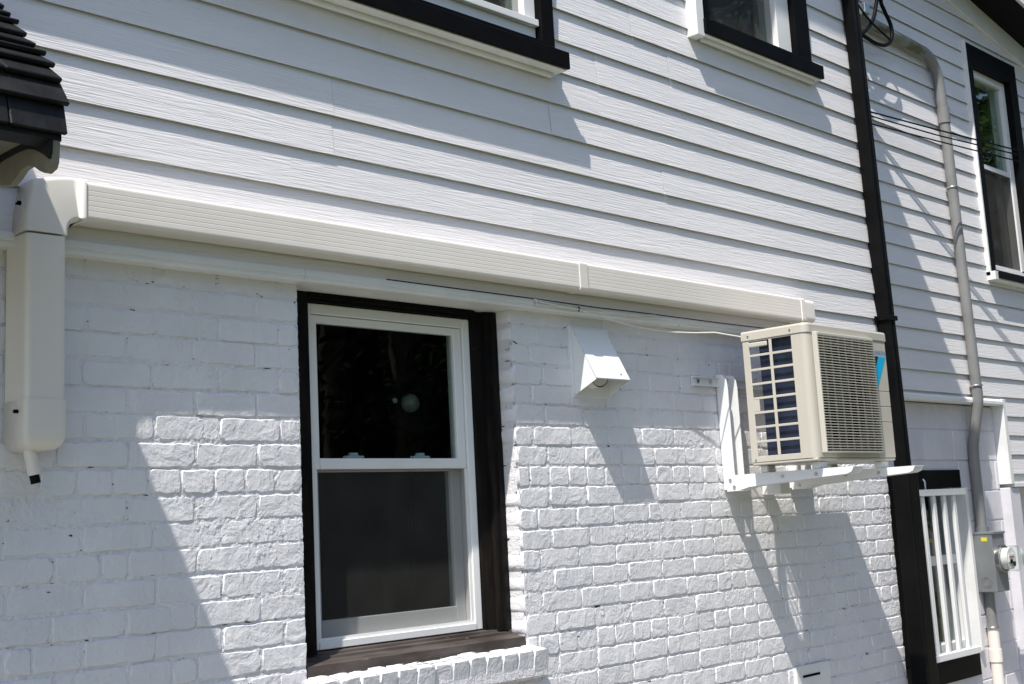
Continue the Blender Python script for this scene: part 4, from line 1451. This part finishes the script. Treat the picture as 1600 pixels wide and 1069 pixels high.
# ------------------------------------------------------------------ white bars over the small window
gd = thing('window_bars', 'white steel security bars over the small window of the wing', 'window bars', (5.42, 0.58, -1.68))
part('top_rail', box(5.085, 5.752, 0.560, 0.606, -0.690, -0.650, bevel=.003, segs=1), M_BRACKET, gd)
part('bottom_rail', box(5.060, 5.735, 0.560, 0.606, -1.690, -1.650, bevel=.003, segs=1), M_BRACKET, gd)
for x in (5.180, 5.330, 5.472, 5.608):
    part('bar', box(x - .019, x + .019, 0.572, 0.596, -1.651, -0.689, bevel=.004, segs=1), M_BRACKET, gd)
part('hook', MB().tube([(5.235, 0.58, -0.652), (5.235, 0.58, -0.60), (5.232, 0.59, -0.585)], 0.009, 8), M_METAL, gd)
for x in (5.10, 5.70):
    part('bracket', box(x - .012, x + .012, 0.595, 0.640, -1.70, -1.655), M_BLACK, gd)

# ------------------------------------------------------------------ overhead wires and the service cable
for q, (dz, dy, lab) in enumerate(((0.0, 0.0, 'topmost of three thin black wires crossing the wing'), (-0.028, 0.0, 'middle of three thin black wires crossing the wing'), (-0.075, 0.01, 'lowest of three thin black wires crossing the wing'))):
    pts = []
    for k in range(15):
        t = (k / 14) ** 1.3 * 16.0 - 0.10
        pts.append((4.954 + 1.414 * t * (0.985 if q == 2 else 1), 0.56 - 0.398 * t + dy, 1.754 - 0.130 * t + dz + 0.010 * t * t - (0.012 * math.sin(min(t, 1.2) * 2.6) if q == 1 else 0)))
    single('overhead_wire', MB().tube(pts, 0.0048 if q else 0.0055, 7), M_CABLE_B, lab, 'wire', (4, 0.1, 1.4), 'wires crossing the wing')
lp_ = [(5.20, 0.38, 3.00), (5.11, 0.43, 2.66), (5.09, 0.465, 2.518), (5.14, .475, 2.458), (5.215, .475, 2.368), (5.205, .475, 2.278), (5.12, .475, 2.213), (4.99, .475, 2.191), (4.88, .48, 2.203), (4.78, .485, 2.223)]
l2_ = [(5.17, 0.40, 3.00), (5.07, 0.44, 2.64), (5.035, 0.47, 2.478), (4.98, .475, 2.358), (4.88, .48, 2.258), (4.77, .485, 2.193)]


def smooth_path(P, n=4):
    out = []
    P = [Vector(p) for p in P]
    for i in range(len(P) - 1):
        p0, p1, p2, p3 = P[max(i - 1, 0)], P[i], P[i + 1], P[min(i + 2, len(P) - 1)]
        for k in range(n):
            t = k / n
            out.append(0.5 * ((2 * p1) + (p2 - p0) * t + (2 * p0 - 5 * p1 + 4 * p2 - p3) * t * t + (3 * p1 - p0 - 3 * p2 + p3) * t ** 3))
    out.append(P[-1])
    return out


sv = thing('service_cable', 'black looped service cable hanging at the conduit top beside the downpipe', 'cable', (5.0, 0.50, 2.2))
part('cord', MB().tube(smooth_path(lp_), 0.0125, 10), M_CABLE_B, sv)
part('cord', MB().tube(smooth_path(l2_), 0.0125, 10), M_CABLE_B, sv)
part('cord', MB().tube(smooth_path([(4.75, .468, 2.42), (4.88, .468, 2.34), (5.04, .468, 2.29), (5.20, .475, 2.26)]), 0.006, 8), M_CABLE_B, sv)
part('clamp', MB().box(4.86, 4.93, 0.465, 0.49, 2.37, 2.44, .004, 1).box(4.80, 4.90, 0.50, 0.53, 2.215, 2.24, .004, 1), M_METAL, sv)

# ------------------------------------------------------------------ trees across the yard (they show in the panes)


def tree(x, y, h, r, seed, label, leaf=None):
    g = thing('tree', label, 'tree', (x, y, GROUND), 'trees across the yard')
    rr = random.Random(seed)
    t = MB()
    t.tube([(x, y, GROUND), (x + .1, y, GROUND + h * .3), (x - .1, y + .1, GROUND + h * .6), (x, y, GROUND + h * .9)], [.22, .17, .11, .03], 9)
    for k in range(7):
        a = rr.uniform(0, 2 * PI)
        z = GROUND + h * rr.uniform(.3, .7)
        t.tube([(x, y, z), (x + math.cos(a) * r * .4, y + math.sin(a) * r * .4, z + h * .09), (x + math.cos(a) * r * .8, y + math.sin(a) * r * .8, z + h * .13)], [.07, .045, .012], 6)
    part('trunk', t, M_BARK, g)
    c = MB()
    clumps = []
    for k in range(110 if leaf else 46):
        a = rr.uniform(0, 2 * PI)
        q = math.sqrt(rr.random())
        zz = rr.uniform(0.22, 1.0)
        w_ = math.sin(min(1, (zz - .12) / .88) * PI * .93) ** .6
        clumps.append(Vector((x + math.cos(a) * r * q * w_, y + math.sin(a) * r * q * w_, GROUND + h * zz)))
    for cl in clumps:
        cr_ = rr.uniform(.45, .95)
        for k in range(70):
            d = Vector((rr.gauss(0, 1), rr.gauss(0, 1), rr.gauss(0, .8))) * cr_ * .5
            p = cl + d
            n = Vector((rr.gauss(0, 1), rr.gauss(0, 1), rr.gauss(0.6, 1))).normalized()
            u = n.orthogonal().normalized() * rr.uniform(.07, .14)
            v = n.cross(u) * .55
            c.add([p - u, p - v, p + u, p + v], [(0, 1, 2, 3)])
    part('crown', c, leaf or M_LEAF, g, fix=False)


for q, (x, y, h, r) in enumerate([(4.5, -9.5, 9.0, 2.6), (8.5, -9.0, 10.5, 3.0), (12.5, -8.0, 10, 3.0), (16.5, -8.5, 11, 3.2), (20.5, -7.5, 11, 3.2), (25, -8.5, 12, 3.4), (10.5, -13.0, 13, 3.4), (18.5, -13.0, 13, 3.6), (28.5, -7.0, 12, 3.4), (22.5, -11.0, 13, 3.4)]):
    if x > 19:
        tree(x, y, h, r, 40 + q, 'leafy green tree reflected in the upper pane of the wing window', M_LEAF2)
    else:
        tree(x, y, h, r, 40 + q, 'dark tree across the yard, seen only as a reflection in the panes')

# dense foliage behind the trees, added to keep sky out of the pane reflections
hg = thing('added_hedge', 'tall dense dark foliage added across the yard to keep sky out of the pane reflections', 'added_hedge', (14, -14.8, GROUND))
rr = random.Random(5)
hm = MB()
nx_, nz_ = 90, 12
vs = []
for j in range(nz_ + 1):
    for i in range(nx_ + 1):
        x = -4 + 40 * i / nx_
        z = GROUND + 7.0 * j / nz_
        vs.append((x, -14.6 + .5 * noise.noise(Vector((x * .7, z * .7, 1))) - (0.6 if j == nz_ else 0), z + (.3 * noise.noise(Vector((x, 3, 3))) if j == nz_ else 0)))
hm.add(vs, [(j * (nx_ + 1) + i, j * (nx_ + 1) + i + 1, (j + 1) * (nx_ + 1) + i + 1, (j + 1) * (nx_ + 1) + i) for j in range(nz_) for i in range(nx_)], True)
hm.box(-4, 36, -15.6, -15.0, GROUND, GROUND + 6.7)
part('inner_growth', hm, M_LEAF, hg)
hl = MB()
for k in range(24000):
    x = rr.uniform(-4, 36)
    z = GROUND + 7.1 * rr.random()
    p = Vector((x, -14.45 + rr.gauss(0, .14), z))
    n = Vector((rr.gauss(0, 1), rr.gauss(.4, 1), rr.gauss(.5, 1))).normalized()
    u = n.orthogonal().normalized() * rr.uniform(.06, .12)
    v = n.cross(u) * .55
    hl.add([p - u, p - v, p + u, p + v], [(0, 1, 2, 3)])
part('foliage', hl, M_LEAF, hg, fix=False)
